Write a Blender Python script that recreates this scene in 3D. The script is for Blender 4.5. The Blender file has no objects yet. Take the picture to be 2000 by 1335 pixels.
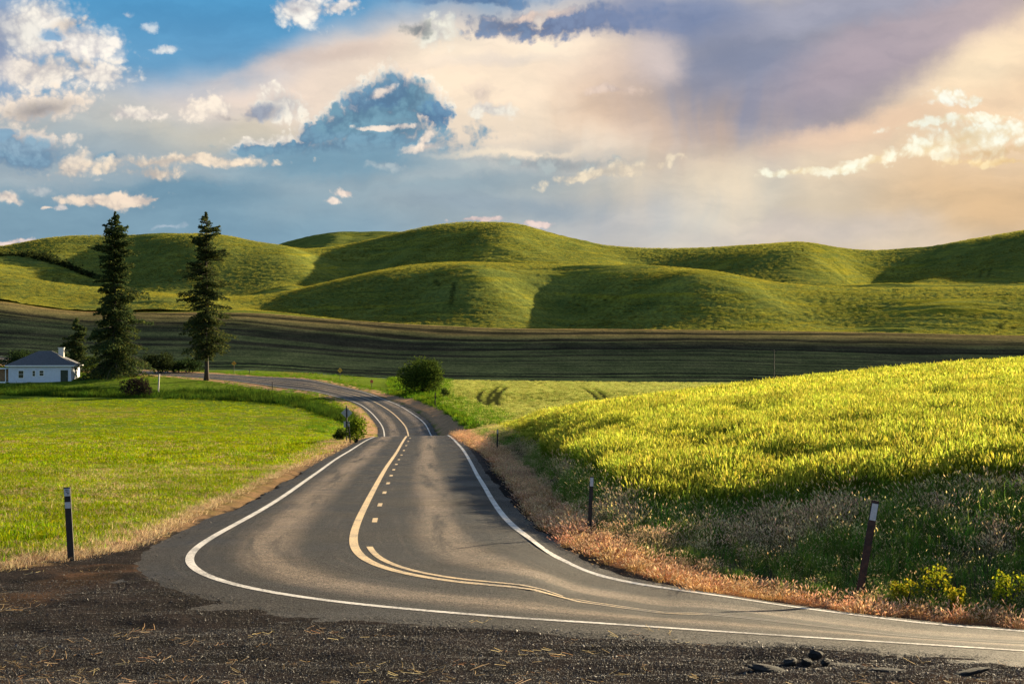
import bpy, bmesh, math, random
import numpy as np
from mathutils import Vector, Matrix
rng = np.random.default_rng(7)
random.seed(7)
SC = bpy.context.scene
COL = SC.collection
F, U0, V0 = 2747.0, 1000.0, 667.5          # focal length and image centre of the 2000 px wide photograph

def lin(c, k=1.0):
    o = []
    for x in c[:3]:
        x = x / 255.0
        o.append(k * (x / 12.92 if x <= 0.04045 else ((x + 0.055) / 1.055) ** 2.4))
    return (o[0], o[1], o[2], 1.0)

# ------------------------------------------------------------------ camera
cam_d = bpy.data.cameras.new('camera')
cam = bpy.data.objects.new('camera', cam_d); COL.objects.link(cam)
cam_d.sensor_width = 36.0; cam_d.lens = 36.0 * F / 2000.0
cam_d.clip_start = 0.1; cam_d.clip_end = 20000
cam.location = (0, 0, 0); cam.rotation_euler = (math.radians(90), 0, 0)
SC.camera = cam

# ------------------------------------------------------------------ exposure, sun, sky
EXPO = 1.9
SC.view_settings.view_transform = 'Standard'; SC.view_settings.look = 'None'
SC.view_settings.gamma = 1.0; SC.view_settings.exposure = EXPO
SC.view_settings.use_curve_mapping = False
SUN_AZ, SUN_EL = math.radians(42), math.radians(14.5)
sd = bpy.data.lights.new('sun', 'SUN'); sd.energy = 5.0; sd.angle = math.radians(0.5); sd.color = (1.0, 0.80, 0.50)
so = bpy.data.objects.new('sun', sd); COL.objects.link(so)
sdir = Vector((math.sin(SUN_AZ) * math.cos(SUN_EL), math.cos(SUN_AZ) * math.cos(SUN_EL), math.sin(SUN_EL)))
so.rotation_euler = sdir.to_track_quat('Z', 'Y').to_euler(); so.location = sdir * 300

class NT:
    """small helper to write node trees"""
    def __init__(s, tree): s.t = tree; s.n = tree.nodes; s.l = tree.links
    def node(s, typ, ins=None, **kw):
        n = s.n.new(typ)
        for k, v in kw.items(): setattr(n, k, v)
        for k, v in (ins or {}).items():
            sock = n.inputs[k]
            if hasattr(v, 'is_linked') or isinstance(v, bpy.types.NodeSocket): s.l.new(v, sock)
            else: sock.default_value = v
        return n
    def math(s, op, a, b=None, c=None, clamp=False):
        n = s.n.new('ShaderNodeMath'); n.operation = op; n.use_clamp = clamp
        for i, v in enumerate((a, b, c)):
            if v is None: continue
            if isinstance(v, bpy.types.NodeSocket): s.l.new(v, n.inputs[i])
            else: n.inputs[i].default_value = v
        return n.outputs[0]
    def vmath(s, op, a, b=None, scale=None):
        n = s.n.new('ShaderNodeVectorMath'); n.operation = op
        for i, v in enumerate((a, b)):
            if v is None: continue
            if isinstance(v, bpy.types.NodeSocket): s.l.new(v, n.inputs[i])
            else: n.inputs[i].default_value = v
        if scale is not None: n.inputs['Scale'].default_value = scale
        return n.outputs[1] if op in ('LENGTH', 'DISTANCE', 'DOT_PRODUCT') else n.outputs[0]
    def mix(s, fac, a, b, blend='MIX'):
        n = s.n.new('ShaderNodeMix'); n.data_type = 'RGBA'; n.blend_type = blend
        for i, v in ((0, fac), (6, a), (7, b)):
            if isinstance(v, bpy.types.NodeSocket): s.l.new(v, n.inputs[i])
            else: n.inputs[i].default_value = v
        return n.outputs[2]
    def noise(s, vec, scale, detail=4, rough=0.55, dist=0.0, color=False):
        n = s.n.new('ShaderNodeTexNoise')
        if vec is not None: s.l.new(vec, n.inputs['Vector'])
        n.inputs['Scale'].default_value = scale; n.inputs['Detail'].default_value = detail
        n.inputs['Roughness'].default_value = rough; n.inputs['Distortion'].default_value = dist
        return n.outputs['Color'] if color else n.outputs['Fac']
    def ramp(s, x, lo, hi, a=0.0, b=1.0, smooth=True):
        n = s.n.new('ShaderNodeMapRange'); n.interpolation_type = 'SMOOTHSTEP' if smooth else 'LINEAR'
        s.l.new(x, n.inputs[0])
        for i, v in ((1, lo), (2, hi), (3, a), (4, b)): n.inputs[i].default_value = v
        return n.outputs[0]
    def scalev(s, vec, sc):
        return s.vmath('MULTIPLY', vec, sc)

#@SKY
w = bpy.data.worlds.new('World'); SC.world = w; w.use_nodes = True
W = NT(w.node_tree); W.n.clear()
sky = W.node('ShaderNodeTexSky', sky_type='NISHITA', sun_disc=False)
sky.sun_elevation = SUN_EL; sky.sun_rotation = SUN_AZ; sky.dust_density = 2.0; sky.ozone_density = 2.0
KS = 1.0 / (2 ** EXPO)
tc = W.node('ShaderNodeTexCoord').outputs['Generated']
sp = W.node('ShaderNodeSeparateXYZ', {0: tc})
dx, dy, dz = sp.outputs
az = W.math('ARCTAN2', dx, dy)
hz = W.math('SQRT', W.math('ADD', W.math('MULTIPLY', dx, dx), W.math('MULTIPLY', dy, dy)))
el = W.math('ARCTAN2', dz, hz)
S = W.node('ShaderNodeCombineXYZ', {0: W.math('MULTIPLY', az, F / 100), 1: W.math('MULTIPLY', el, F / 100), 2: 0.0}).outputs[0]
def skyxy(u, v):                                                # photograph position -> angles on the sky, in hundreds of pixels
    x = (u - U0) / F; z = (V0 - v) / F
    return math.atan(x) * F / 100, math.atan(z / math.sqrt(1 + x * x)) * F / 100
# edges: soft wisps, and cauliflower edges of cumulus, by warping the angles with noise of two sizes
def warp(vec, parts):
    out = vec
    for scale, amt, detail, rough, zoff in parts:
        sv = W.vmath('ADD', vec, (zoff, zoff * 1.7, zoff * 2.3))
        nz = W.noise(sv, scale, detail, rough, color=True)
        off = W.vmath('SUBTRACT', nz, (0.5, 0.5, 0.5))
        out = W.vmath('ADD', out, W.vmath('MULTIPLY', off, (amt, amt * 0.8, 0.0)))
    return out
S_soft = warp(W.vmath('MULTIPLY', S, (1, 1, 1)), [(0.35, 1.6, 3, 0.5, 3.1), (1.2, 0.35, 4, 0.6, 9.7)])
S_cum = warp(S, [(0.6, 0.7, 2, 0.5, 1.3), (2.6, 0.30, 5, 0.65, 5.5)])
S_str = warp(S, [(0.5, 0.9, 3, 0.5, 7.3), (1.8, 0.45, 5, 0.65, 2.2)])
def cells(scale, zoff):
    n = W.node('ShaderNodeTexVoronoi', {'Vector': W.vmath('ADD', S_cum, (zoff, zoff * 1.3, 0.0)), 'Scale': scale}, feature='SMOOTH_F1', voronoi_dimensions='2D')
    n.inputs['Smoothness'].default_value = 0.25
    return n.outputs['Distance']
# billows: rounded heads of three sizes, low in the middle of a head and high in the creases
BIL = W.math('SUBTRACT', W.math('ADD', W.math('ADD', W.math('MULTIPLY', cells(1.9, 0.0), 0.50), W.math('MULTIPLY', cells(4.3, 3.7), 0.32)), W.math('MULTIPLY', cells(9.5, 8.1), 0.24)), 0.40)
BIL = W.math('ADD', BIL, W.math('MULTIPLY', W.math('SUBTRACT', W.noise(W.vmath('ADD', S_str, (2.0, 5.0, 1.0)), 2.6, 7, 0.68), 0.5), 0.75))
col = W.mix(W.ramp(el, 0.06, 0.26), lin((150, 176, 194), KS), lin((78, 152, 200), KS))
SPL = [
 # u, v, ru, rv, rot, rgb, inner, opacity, warp
 (1950, 230, 1150, 520, 8, (246, 216, 180), 0.15, 0.97, 'f'),
 (250, 400, 800, 190, 3, (124, 157, 176), 0.25, 0.92, 'f'),
 (760, 165, 760, 120, 11, (238, 218, 203), 0.35, 0.95, 'f'),
 (200, 250, 420, 70, 4, (196, 197, 190), 0.2, 0.75, 'f'),
 (420, 272, 300, 52, 4, (214, 204, 184), 0.3, 0.92, 'f'),
 (1000, 190, 460, 190, 0, (251, 230, 204), 0.2, 0.95, 'f'),
 (560, 400, 460, 120, 0, (126, 160, 180), 0.2, 0.85, 'f'),
 (930, 385, 450, 110, 0, (158, 174, 182), 0.4, 0.92, 'f'),
 (1620, 420, 620, 150, 0, (218, 203, 180), 0.2, 0.85, 'f'),
 (1240, 440, 260, 70, 0, (180, 187, 196), 0.1, 0.7, 'f'),
 (1960, 390, 300, 110, 0, (219, 183, 138), 0.1, 0.8, 'f'),
 (1420, 400, 200, 110, 30, (205, 205, 196), 0.1, 0.6, 'f'),
 (120, 300, 330, 70, 4, (142, 166, 182), 0.15, 0.75, 's'),
 (330, 370, 300, 40, -3, (112, 148, 170), 0.2, 0.7, 's'),
 (780, 360, 300, 34, 3, (150, 172, 184), 0.2, 0.7, 's'),
 (1000, 400, 260, 30, -2, (146, 164, 178), 0.2, 0.7, 's'),
 (620, 120, 260, 26, 14, (226, 204, 190), 0.1, 0.6, 's'),
 (760, 100, 160, 22, 8, (222, 200, 184), 0.1, 0.6, 's'),
 (980, 120, 200, 16, 4, (226, 214, 204), 0.1, 0.6, 's'),
 (90, 345, 200, 40, 6, (186, 194, 196), 0.1, 0.6, 's'),
 (420, 330, 240, 30, 2, (176, 188, 192), 0.1, 0.55, 's'),
 (870, 330, 150, 30, 8, (196, 200, 198), 0.1, 0.6, 's'),
 (1120, 90, 160, 50, 0, (255, 240, 216), 0.1, 0.8, 's'),
 (870, 90, 140, 50, 0, (255, 238, 214), 0.1, 0.7, 's'),
 # rain cloud
 (1230, 160, 200, 120, -8, (234, 208, 188), 0.1, 0.8, 's'),
 (1190, 205, 130, 62, 0, (210, 183, 160), 0.1, 0.75, 's'),
 (1400, 265, 150, 70, -6, (196, 178, 170), 0.1, 0.75, 's'),
 (1550, 125, 340, 175, 10, (147, 149, 165), 0.4, 0.96, 's'),
 (1455, 150, 200, 120, -14, (136, 144, 168), 0.3, 0.8, 's'),
 (1650, 180, 170, 75, 24, (158, 150, 160), 0.3, 0.75, 's'),
 (1800, 70, 340, 84, 20, (176, 163, 172), 0.35, 0.85, 's'),
 (1650, 15, 330, 45, 6, (164, 166, 184), 0.3, 0.8, 's'),
 (1120, 48, 200, 30, 3, (112, 133, 168), 0.45, 0.95, 'c'),
 (1300, 30, 190, 60, 0, (122, 138, 172), 0.35, 0.9, 's'),
 (985, 45, 80, 26, 0, (122, 142, 172), 0.4, 0.9, 'c'),
 (930, 2, 150, 12, 0, (105, 140, 178), 0.3, 0.9, 'c'),
 (1040, 28, 90, 9, 4, (250, 222, 200), 0.2, 0.8, 'c'),
 (1930, 130, 170, 62, 22, (255, 232, 198), 0.1, 0.85, 's'),
 (1700, 250, 260, 28, 10, (250, 214, 180), 0.1, 0.7, 's'),
 (1290, 120, 60, 55, 0, (226, 210, 204), 0.1, 0.6, 's'),
 (1580, 470, 300, 40, 0, (205, 196, 192), 0.1, 0.6, 'f'),
 # white and grey clouds on the left
 (15, 70, 90, 140, 0, (150, 168, 196), 0.2, 0.7, 's'),
 (75, 60, 82, 62, 0, (253, 243, 230), 0.55, 0.97, 'c'),
 (160, 90, 84, 44, 0, (253, 243, 232), 0.5, 0.97, 'c'),
 (70, 135, 105, 40, 0, (252, 238, 222), 0.4, 0.97, 'c'),
 (190, 150, 70, 32, 0, (253, 240, 226), 0.4, 0.97, 'c'),
 (145, 55, 44, 14, 20, (222, 206, 190), 0.1, 0.7, 'c'),
 (150, 128, 34, 14, 0, (205, 198, 190), 0.1, 0.7, 'c'),
 (12, 90, 34, 80, 0, (140, 150, 176), 0.1, 0.7, 's'),
 (110, 73, 26, 10, 0, (96, 160, 205), 0.2, 0.8, 'c'),
 (85, 208, 98, 32, 2, (250, 232, 212), 0.5, 0.95, 'c'),
 (80, 212, 66, 19, 6, (176, 168, 162), 0.1, 0.85, 'c'),
 (268, 231, 76, 13, 0, (253, 238, 222), 0.5, 0.95, 'c'),
 (410, 215, 66, 24, 6, (252, 236, 218), 0.5, 0.95, 'c'),
 (545, 200, 62, 30, 0, (254, 242, 226), 0.5, 0.97, 'c'),
 (500, 212, 46, 16, 8, (138, 150, 172), 0.2, 0.85, 'c'),
 (440, 226, 40, 8, 0, (206, 194, 184), 0.1, 0.7, 'c'),
 (592, 22, 56, 38, 0, (254, 245, 234), 0.55, 0.97, 'c'),
 (665, 18, 52, 15, 8, (250, 240, 228), 0.4, 0.9, 'c'),
 (585, 22, 18, 10, 0, (196, 188, 190), 0.1, 0.7, 'c'),
 (312, 93, 30, 8, 6, (236, 236, 232), 0.3, 0.85, 'c'),
 (290, 55, 16, 9, 0, (226, 232, 234), 0.2, 0.8, 'c'),
 (250, 25, 12, 6, 0, (220, 228, 232), 0.2, 0.7, 'c'),
 (850, 66, 46, 34, 0, (255, 246, 228), 0.3, 0.9, 'c'),
 (815, 60, 36, 17, 0, (158, 162, 160), 0.4, 0.92, 'c'),
 # blue cumulus with bright rims
 (764, 184, 67, 48, 0, (255, 240, 222), 0.85, 0.95, 'c'),
 (715, 200, 65, 42, 10, (255, 240, 222), 0.85, 0.95, 'c'),
 (805, 196, 53, 44, -10, (255, 240, 222), 0.85, 0.95, 'c'),
 (837, 220, 51, 30, 8, (255, 240, 222), 0.85, 0.95, 'c'),
 (671, 234, 67, 38, 16, (255, 240, 222), 0.85, 0.95, 'c'),
 (615, 254, 59, 32, 10, (255, 240, 222), 0.85, 0.95, 'c'),
 (555, 278, 67, 26, 8, (255, 240, 222), 0.85, 0.95, 'c'),
 (483, 288, 43, 24, 0, (255, 240, 222), 0.85, 0.95, 'c'),
 (739, 236, 119, 48, 0, (255, 240, 222), 0.85, 0.95, 'c'),
 (765, 190, 58, 40, 0, (108, 150, 178), 0.9, 0.97, 'c'),
 (716, 206, 56, 34, 10, (113, 154, 182), 0.9, 0.97, 'c'),
 (806, 202, 44, 36, -10, (118, 158, 178), 0.9, 0.97, 'c'),
 (838, 226, 42, 22, 8, (108, 150, 182), 0.9, 0.97, 'c'),
 (672, 240, 58, 30, 16, (113, 154, 178), 0.9, 0.97, 'c'),
 (616, 260, 50, 24, 10, (118, 158, 182), 0.9, 0.97, 'c'),
 (556, 284, 58, 18, 8, (108, 150, 178), 0.9, 0.97, 'c'),
 (484, 294, 34, 16, 0, (113, 154, 182), 0.9, 0.97, 'c'),
 (740, 242, 110, 40, 0, (118, 158, 178), 0.9, 0.97, 'c'),
 (690, 290, 250, 34, 6, (122, 160, 182), 0.5, 0.95, 'c'),
 (660, 320, 260, 40, 0, (126, 162, 182), 0.3, 0.9, 's'),
 (738, 182, 30, 9, 24, (252, 232, 214), 0.3, 0.9, 'c'),
 (760, 247, 64, 6, 0, (250, 232, 214), 0.4, 0.9, 'c'),
 (828, 268, 14, 26, -28, (252, 232, 212), 0.4, 0.9, 'c'),
 (825, 290, 46, 10, 10, (252, 232, 212), 0.3, 0.85, 'c'),
 (960, 216, 52, 13, 0, (255, 243, 226), 0.5, 0.92, 'c'),
 (950, 190, 44, 24, 0, (226, 208, 194), 0.2, 0.6, 'c'),
 (1190, 178, 60, 10, 0, (232, 210, 196), 0.2, 0.7, 'c'),
 (1010, 296, 150, 10, 3, (252, 234, 208), 0.2, 0.8, 's'),
 (1080, 318, 190, 20, -3, (172, 184, 186), 0.3, 0.85, 'c'),
 (1200, 338, 128, 15, 9, (244, 228, 200), 0.4, 0.92, 'c'),
 (760, 325, 40, 10, 0, (196, 204, 204), 0.1, 0.6, 'c'),
 # lower left rows
 (55, 268, 82, 26, -4, (250, 232, 212), 0.7, 0.92, 'c'),
 (45, 292, 96, 40, -8, (134, 168, 190), 0.7, 0.95, 'c'),
 (10, 256, 34, 14, 0, (134, 168, 192), 0.5, 0.85, 'c'),
 (150, 325, 46, 24, 20, (246, 228, 206), 0.5, 0.92, 'c'),
 (215, 312, 36, 12, 0, (136, 166, 184), 0.4, 0.9, 'c'),
 (340, 322, 178, 14, 3, (250, 230, 204), 0.55, 0.95, 'c'),
 (300, 340, 70, 12, 0, (247, 226, 200), 0.4, 0.9, 'c'),
 (215, 392, 90, 14, 6, (248, 226, 202), 0.5, 0.92, 'c'),
 (275, 384, 34, 8, 0, (246, 224, 202), 0.4, 0.85, 'c'),
 (16, 392, 34, 12, -12, (240, 222, 204), 0.4, 0.9, 'c'),
 (80, 372, 30, 12, 0, (196, 200, 200), 0.2, 0.7, 'c'),
 (92, 412, 12, 5, 0, (244, 224, 206), 0.4, 0.9, 'c'),
 (120, 412, 12, 7, 0, (226, 216, 208), 0.3, 0.8, 'c'),
 (676, 379, 24, 8, 0, (250, 230, 212), 0.5, 0.95, 'c'),
 (646, 394, 18, 7, 0, (246, 228, 212), 0.4, 0.9, 'c'),
 (325, 440, 36, 5, 6, (178, 192, 206), 0.2, 0.7, 'c'),
 # bright clouds on the right
 (1852, 186, 48, 20, 0, (255, 250, 236), 0.5, 0.97, 'c'),
 (1905, 192, 22, 12, 0, (255, 246, 226), 0.4, 0.92, 'c'),
 (1870, 236, 140, 10, 5, (255, 248, 228), 0.5, 0.95, 'c'),
 (1915, 270, 120, 34, 6, (255, 250, 232), 0.6, 0.97, 'c'),
 (1800, 294, 62, 18, 10, (255, 248, 226), 0.5, 0.97, 'c'),
 (1690, 312, 70, 12, 10, (255, 246, 222), 0.4, 0.92, 'c'),
 (1600, 331, 120, 8, 1, (255, 250, 228), 0.5, 0.95, 'c'),
 (1930, 300, 100, 12, 0, (222, 198, 160), 0.2, 0.8, 'c'),
 (1870, 275, 40, 9, 8, (246, 226, 190), 0.2, 0.7, 'c'),
 (1940, 318, 110, 8, -4, (252, 228, 180), 0.3, 0.8, 'c'),
 # along the skyline
 (935, 430, 52, 6, 0, (240, 214, 204), 0.4, 0.9, 'c'),
 (1045, 442, 40, 6, 0, (240, 216, 206), 0.4, 0.9, 'c'),
 (14, 474, 50, 6, 6, (250, 226, 214), 0.4, 0.9, 'c'),
]
BR = W.ramp(BIL, -0.22, 0.34)
for (u, v, ru, rv, rot, rgb, inner, op, wp) in SPL:
    x, y = skyxy(u, v)
    m = W.n.new('ShaderNodeMapping'); m.vector_type = 'TEXTURE'
    src = {'f': S_soft, 's': S_str, 'c': S_cum}[wp]
    src = W.node('ShaderNodeVectorMath', {0: col, 1: (1e-7, 1e-7, 1e-7), 2: src}, operation='MULTIPLY_ADD').outputs[0]   # chained so that few values are alive at once
    W.l.new(src, m.inputs['Vector'])
    m.inputs['Location'].default_value = (x, y, 0); m.inputs['Rotation'].default_value = (0, 0, math.radians(rot))
    m.inputs['Scale'].default_value = (ru / 100, rv / 100, 1)
    ln = W.vmath('LENGTH', m.outputs[0])
    if wp == 'c':
        ln = W.math('MULTIPLY_ADD', BIL, min(1.5, 0.42 / (rv / 100.0)), ln)
        inner = min(0.86, inner * 0.55 + 0.22) if inner > 0.35 else inner
    mask = W.ramp(ln, inner, 1.22, op, 0.0)
    if wp == 'c' and rv > 5:                                    # heads catch the light, creases are darker
        cb = W.mix(BR, lin([min(255, q * 1.02) for q in rgb], KS), lin([q * k for q, k in zip(rgb, (0.80, 0.82, 0.87) if u < 1400 else (0.93, 0.87, 0.78))], KS))
        col = W.mix(mask, col, cb)
    else: col = W.mix(mask, col, lin(rgb, KS))
# billows, wisps and fine mottling inside the clouds
def mot(col, vec, scale, detail, rough, amp, lo=0.3, hi=0.7):
    nz = W.noise(vec, scale, detail, rough)
    f = W.ramp(nz, lo, hi, 1 - amp, 1 + amp)
    return W.vmath('MULTIPLY', col, W.node('ShaderNodeCombineXYZ', {0: f, 1: W.math('POWER', f, 0.85), 2: W.math('POWER', f, 0.65)}).outputs[0])
# rain shafts: upright streaks under the dark cloud
x, y = skyxy(1290, 255)
ln = W.vmath('LENGTH', W.vmath('MULTIPLY', W.vmath('SUBTRACT', S_soft, (x, y, 0)), (1 / 3.2, 1 / 1.25, 1)))
sh = W.noise(W.vmath('MULTIPLY', S_soft, (1.1, 0.12, 1.0)), 1.2, 3, 0.5)
col = W.mix(W.math('MULTIPLY', W.ramp(ln, 0.1, 1.15, 0.6, 0.0), W.ramp(sh, 0.34, 0.70)), col, lin((206, 177, 152), KS))
x, y = skyxy(1420, 380)
ln = W.vmath('LENGTH', W.vmath('MULTIPLY', W.vmath('SUBTRACT', S_soft, (x, y, 0)), (1 / 4.5, 1 / 1.1, 1)))
sh = W.noise(W.vmath('MULTIPLY', W.vmath('ADD', S_soft, (0, 0, 4.0)), (0.8, 0.12, 1.0)), 1.2, 3, 0.5)
col = W.mix(W.math('MULTIPLY', W.ramp(ln, 0.1, 1.15, 0.65, 0.0), W.ramp(sh, 0.34, 0.72)), col, lin((240, 220, 190), KS))
col = mot(col, W.vmath('MULTIPLY', S_str, (0.45, 1.5, 1.0)), 0.9, 5, 0.6, 0.10)
front = W.math('MULTIPLY', W.ramp(W.math('ABSOLUTE', az), 0.55, 1.1, 1.0, 0.0), W.math('MULTIPLY', W.ramp(el, 0.3, 0.6, 1.0, 0.0), W.ramp(el, -0.06, -0.03)))
bg_front = W.node('ShaderNodeBackground', {0: col, 1: 1.0})
bg_rear = W.node('ShaderNodeBackground', {0: sky.outputs[0], 1: 0.06})
ms = W.node('ShaderNodeMixShader', {0: front, 1: bg_rear.outputs[0], 2: bg_front.outputs[0]})
W.node('ShaderNodeOutputWorld', {0: ms.outputs[0]})
w.cycles.sampling_method = 'MANUAL'; w.cycles.sample_map_resolution = 512

# ------------------------------------------------------------------ terrain: a height field lofted through curves of the land
def pchip_d(x, y):
    h = np.diff(x, axis=0); d = np.diff(y, axis=0) / h
    m = np.zeros_like(y)
    a, b = d[:-1], d[1:]; ha, hb = h[:-1], h[1:]
    w1, w2 = 2 * hb + ha, hb + 2 * ha
    ok = (a * b) > 0
    with np.errstate(divide='ignore', invalid='ignore'):
        mm = (w1 + w2) / (w1 / a + w2 / b)
    m[1:-1] = np.where(ok, mm, 0)
    m[0] = d[0]; m[-1] = d[-1]
    return m
def pchip(xp, yp, x):
    xp = np.asarray(xp, float); yp = np.asarray(yp, float)
    if len(xp) == 1: return np.full_like(x, yp[0])
    d = pchip_d(xp, yp); d[0] = 0; d[-1] = 0
    x = np.clip(x, xp[0], xp[-1]); k = np.clip(np.searchsorted(xp, x, side='right') - 1, 0, len(xp) - 2)
    h = xp[k + 1] - xp[k]; t = (x - xp[k]) / h
    return ((1 + 2 * t) * (1 - t) ** 2 * yp[k] + t * (1 - t) ** 2 * h * d[k] + t * t * (3 - 2 * t) * yp[k + 1] + t * t * (t - 1) * h * d[k + 1])
UT = np.arange(-2600, 4601, 5.0)
# each curve runs across the land from left to right: (direction u, elevation row v, distance in metres)
KC = [
 [(0, 1500, 5.2)],
 [(0, 1336, 13), (2000, 1334, 12.6)],
 [(-1500, 1165, 20), (0, 1141, 21.5), (326, 1121, 22.4), (489, 1156, 20.2), (600, 1169, 19.5), (800, 1189, 18.5), (1001, 1207, 17.7), (1200, 1221, 17.1), (1400, 1235, 16.6), (1700, 1254, 15.9), (2000, 1273, 15.2), (2600, 1310, 14.2)],
 [(-1500, 1085, 25), (0, 1092, 24.8), (326, 1085, 25.4), (600, 1075, 26.3), (800, 1072, 26.8), (1021, 1057, 28.1), (1081, 1093, 26), (1141, 1115, 25), (1200, 1131, 24.2), (1296, 1154, 23.2), (1400, 1169, 22.6), (1580, 1196, 21.9), (1820, 1223, 21.3), (2000, 1234, 21), (2600, 1268, 20)],
 [(-1500, 1008, 34.5), (800, 1008, 34.5), (900, 990, 37), (1000, 930, 54), (1060, 960, 42), (1120, 1000, 33), (1200, 1050, 28.6), (1300, 1095, 26.4), (1400, 1130, 25.2), (1700, 1182, 23.2), (2000, 1217, 22), (2600, 1250, 21)],
 [(-1500, 940, 51), (600, 943, 50), (800, 943, 50), (900, 920, 60), (1000, 890, 76), (1060, 895, 60), (1120, 925, 44), (1200, 970, 35), (1300, 1003, 32), (1400, 1003, 31.4), (1550, 995, 30.4), (1700, 985, 29.8), (2000, 970, 28.9), (2600, 948, 28)],
 [(-1500, 880, 86), (0, 884, 85), (800, 885, 84), (900, 868, 95), (1000, 856, 90), (1060, 845, 80), (1200, 850, 54), (1400, 845, 50), (1700, 812, 52), (2000, 790, 55), (2600, 750, 56)],
 [(-1500, 850, 118), (0, 856, 118), (500, 857, 117), (680, 856, 117), (740, 853, 117), (880, 850, 117), (940, 842, 116), (1000, 838, 112), (1060, 826, 102), (1200, 808, 88), (1400, 783, 88), (1700, 747, 94), (2000, 722, 102), (2600, 690, 110)],
 [(-1500, 838, 140), (0, 842, 140), (300, 843, 140), (600, 850, 140), (690, 870, 140), (880, 872, 140), (950, 848, 140), (1000, 836, 140), (1200, 828, 140), (2000, 826, 140)],
 [(-1500, 815, 165), (0, 822, 165), (300, 823, 165), (600, 830, 165), (700, 846, 165), (754, 853, 165), (850, 852, 165), (880, 838, 165), (920, 822, 165), (1000, 815, 165), (1200, 810, 165), (2000, 808, 165)],
 [(-1500, 790, 200), (0, 797, 200), (300, 799, 200), (600, 801, 200), (700, 803, 200), (730, 807, 200), (800, 808, 200), (840, 800, 200), (880, 794, 200), (1000, 792, 200), (1200, 789, 200), (2000, 785, 200)],
 [(-1500, 770, 230), (0, 774, 230), (230, 776, 230), (440, 774, 230), (600, 768, 230), (690, 774, 230), (760, 778, 230), (820, 772, 230), (900, 768, 230), (1000, 767, 230), (1200, 766, 230), (2000, 766, 230)],
 [(-1500, 742, 258), (0, 744, 258), (120, 742, 258), (230, 738, 258), (350, 741, 258), (440, 742, 258), (520, 741, 258), (600, 738, 258), (700, 747, 258), (800, 752, 258), (1000, 756, 258), (2000, 757, 258)],
 [(-1500, 708, 292), (0, 708, 292), (120, 712, 292), (260, 722, 292), (430, 722, 292), (560, 726, 292), (700, 735, 292), (800, 740, 292), (1000, 744, 292), (1400, 748, 292), (2000, 750, 292)],
 [(-1500, 640, 345), (0, 648, 345), (200, 660, 345), (440, 664, 345), (600, 676, 345), (800, 690, 345), (1000, 694, 345), (1400, 698, 345), (2000, 704, 345)],
 [(-1500, 565, 398), (-300, 572, 398), (0, 588, 398), (100, 603, 398), (200, 610, 398), (330, 610, 398), (440, 610, 398), (520, 612, 398), (600, 619, 398), (700, 627, 398), (800, 633, 398), (1000, 641, 398), (1200, 643, 398), (1400, 645, 398), (1700, 649, 398), (2000, 655, 398), (2600, 660, 398)],
 [(-1500, 566, 425), (0, 588, 425), (100, 603, 425), (200, 610, 425), (440, 608, 425), (520, 610, 425), (600, 618, 425), (700, 630, 425), (800, 638, 425), (1000, 647, 425), (1400, 651, 425), (1700, 655, 425), (2000, 660, 425)],
 [(-1500, 500, 520), (-300, 528, 520), (0, 537, 520), (100, 553, 520), (200, 565, 525), (300, 573, 530), (440, 582, 535), (520, 577, 540), (600, 562, 545), (700, 540, 550), (760, 528, 552), (830, 519, 555), (900, 516, 555), (1000, 517, 555), (1100, 518, 555), (1200, 519, 555), (1300, 523, 555), (1400, 536, 555), (1500, 551, 555), (1600, 561, 555), (1700, 564, 555), (1850, 563, 555), (2000, 561, 555), (2600, 545, 555)],
 [(-1500, 530, 660), (0, 543, 660), (100, 556, 660), (200, 566, 660), (440, 580, 660), (520, 576, 660), (600, 575, 660), (700, 562, 660), (800, 548, 660), (900, 540, 660), (1200, 538, 660), (1400, 548, 660), (1500, 558, 660), (1700, 561, 660), (2000, 559, 660), (2600, 540, 660)],
 [(-1500, 490, 760), (0, 510, 760), (100, 515, 760), (200, 515, 760), (300, 518, 760), (400, 524, 760), (500, 535, 760), (600, 535, 760), (700, 520, 760), (800, 500, 760), (900, 488, 760), (1000, 487, 760), (1100, 500, 760), (1200, 515, 760), (1300, 520, 760), (1400, 520, 760), (1500, 515, 760), (1600, 520, 760), (1700, 535, 760), (1850, 535, 760), (2000, 520, 760), (2600, 500, 760)],
 [(-1500, 480, 900), (-200, 495, 900), (0, 484, 900), (100, 466, 900), (200, 460, 900), (300, 460, 900), (390, 462, 900), (450, 471, 900), (520, 485, 900), (580, 489, 900), (640, 485, 900), (700, 474, 900), (760, 460, 900), (850, 442, 900), (920, 437, 900), (980, 440, 900), (1050, 455, 900), (1120, 470, 900), (1200, 482, 900), (1300, 486, 900), (1400, 484, 900), (1550, 480, 900), (1620, 486, 900), (1700, 490, 900), (1800, 485, 900), (1900, 470, 900), (2000, 460, 900), (2300, 450, 900), (2600, 465, 900)],
 [(-1500, 520, 1040), (380, 500, 1040), (560, 496, 1040), (700, 490, 1040), (900, 470, 1040), (1200, 510, 1040), (2000, 500, 1040)],
 [(-1500, 530, 1200), (400, 500, 1200), (480, 494, 1200), (520, 486, 1200), (560, 472, 1200), (600, 463, 1200), (640, 459, 1200), (700, 456, 1200), (760, 453, 1200), (830, 458, 1200), (900, 475, 1200), (1000, 500, 1200), (2000, 520, 1200)],
 [(0, 560, 1700)],
 [(0, 620, 4000)],
]
NK = len(KC)
def gsm(a, s):
    r = int(3 * s) + 1; k = np.exp(-0.5 * (np.arange(-r, r + 1) / s) ** 2); k /= k.sum()
    return np.convolve(np.pad(a, r, mode='edge'), k, mode='valid')
TY = np.zeros((NK, len(UT))); TZ = np.zeros_like(TY)
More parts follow.
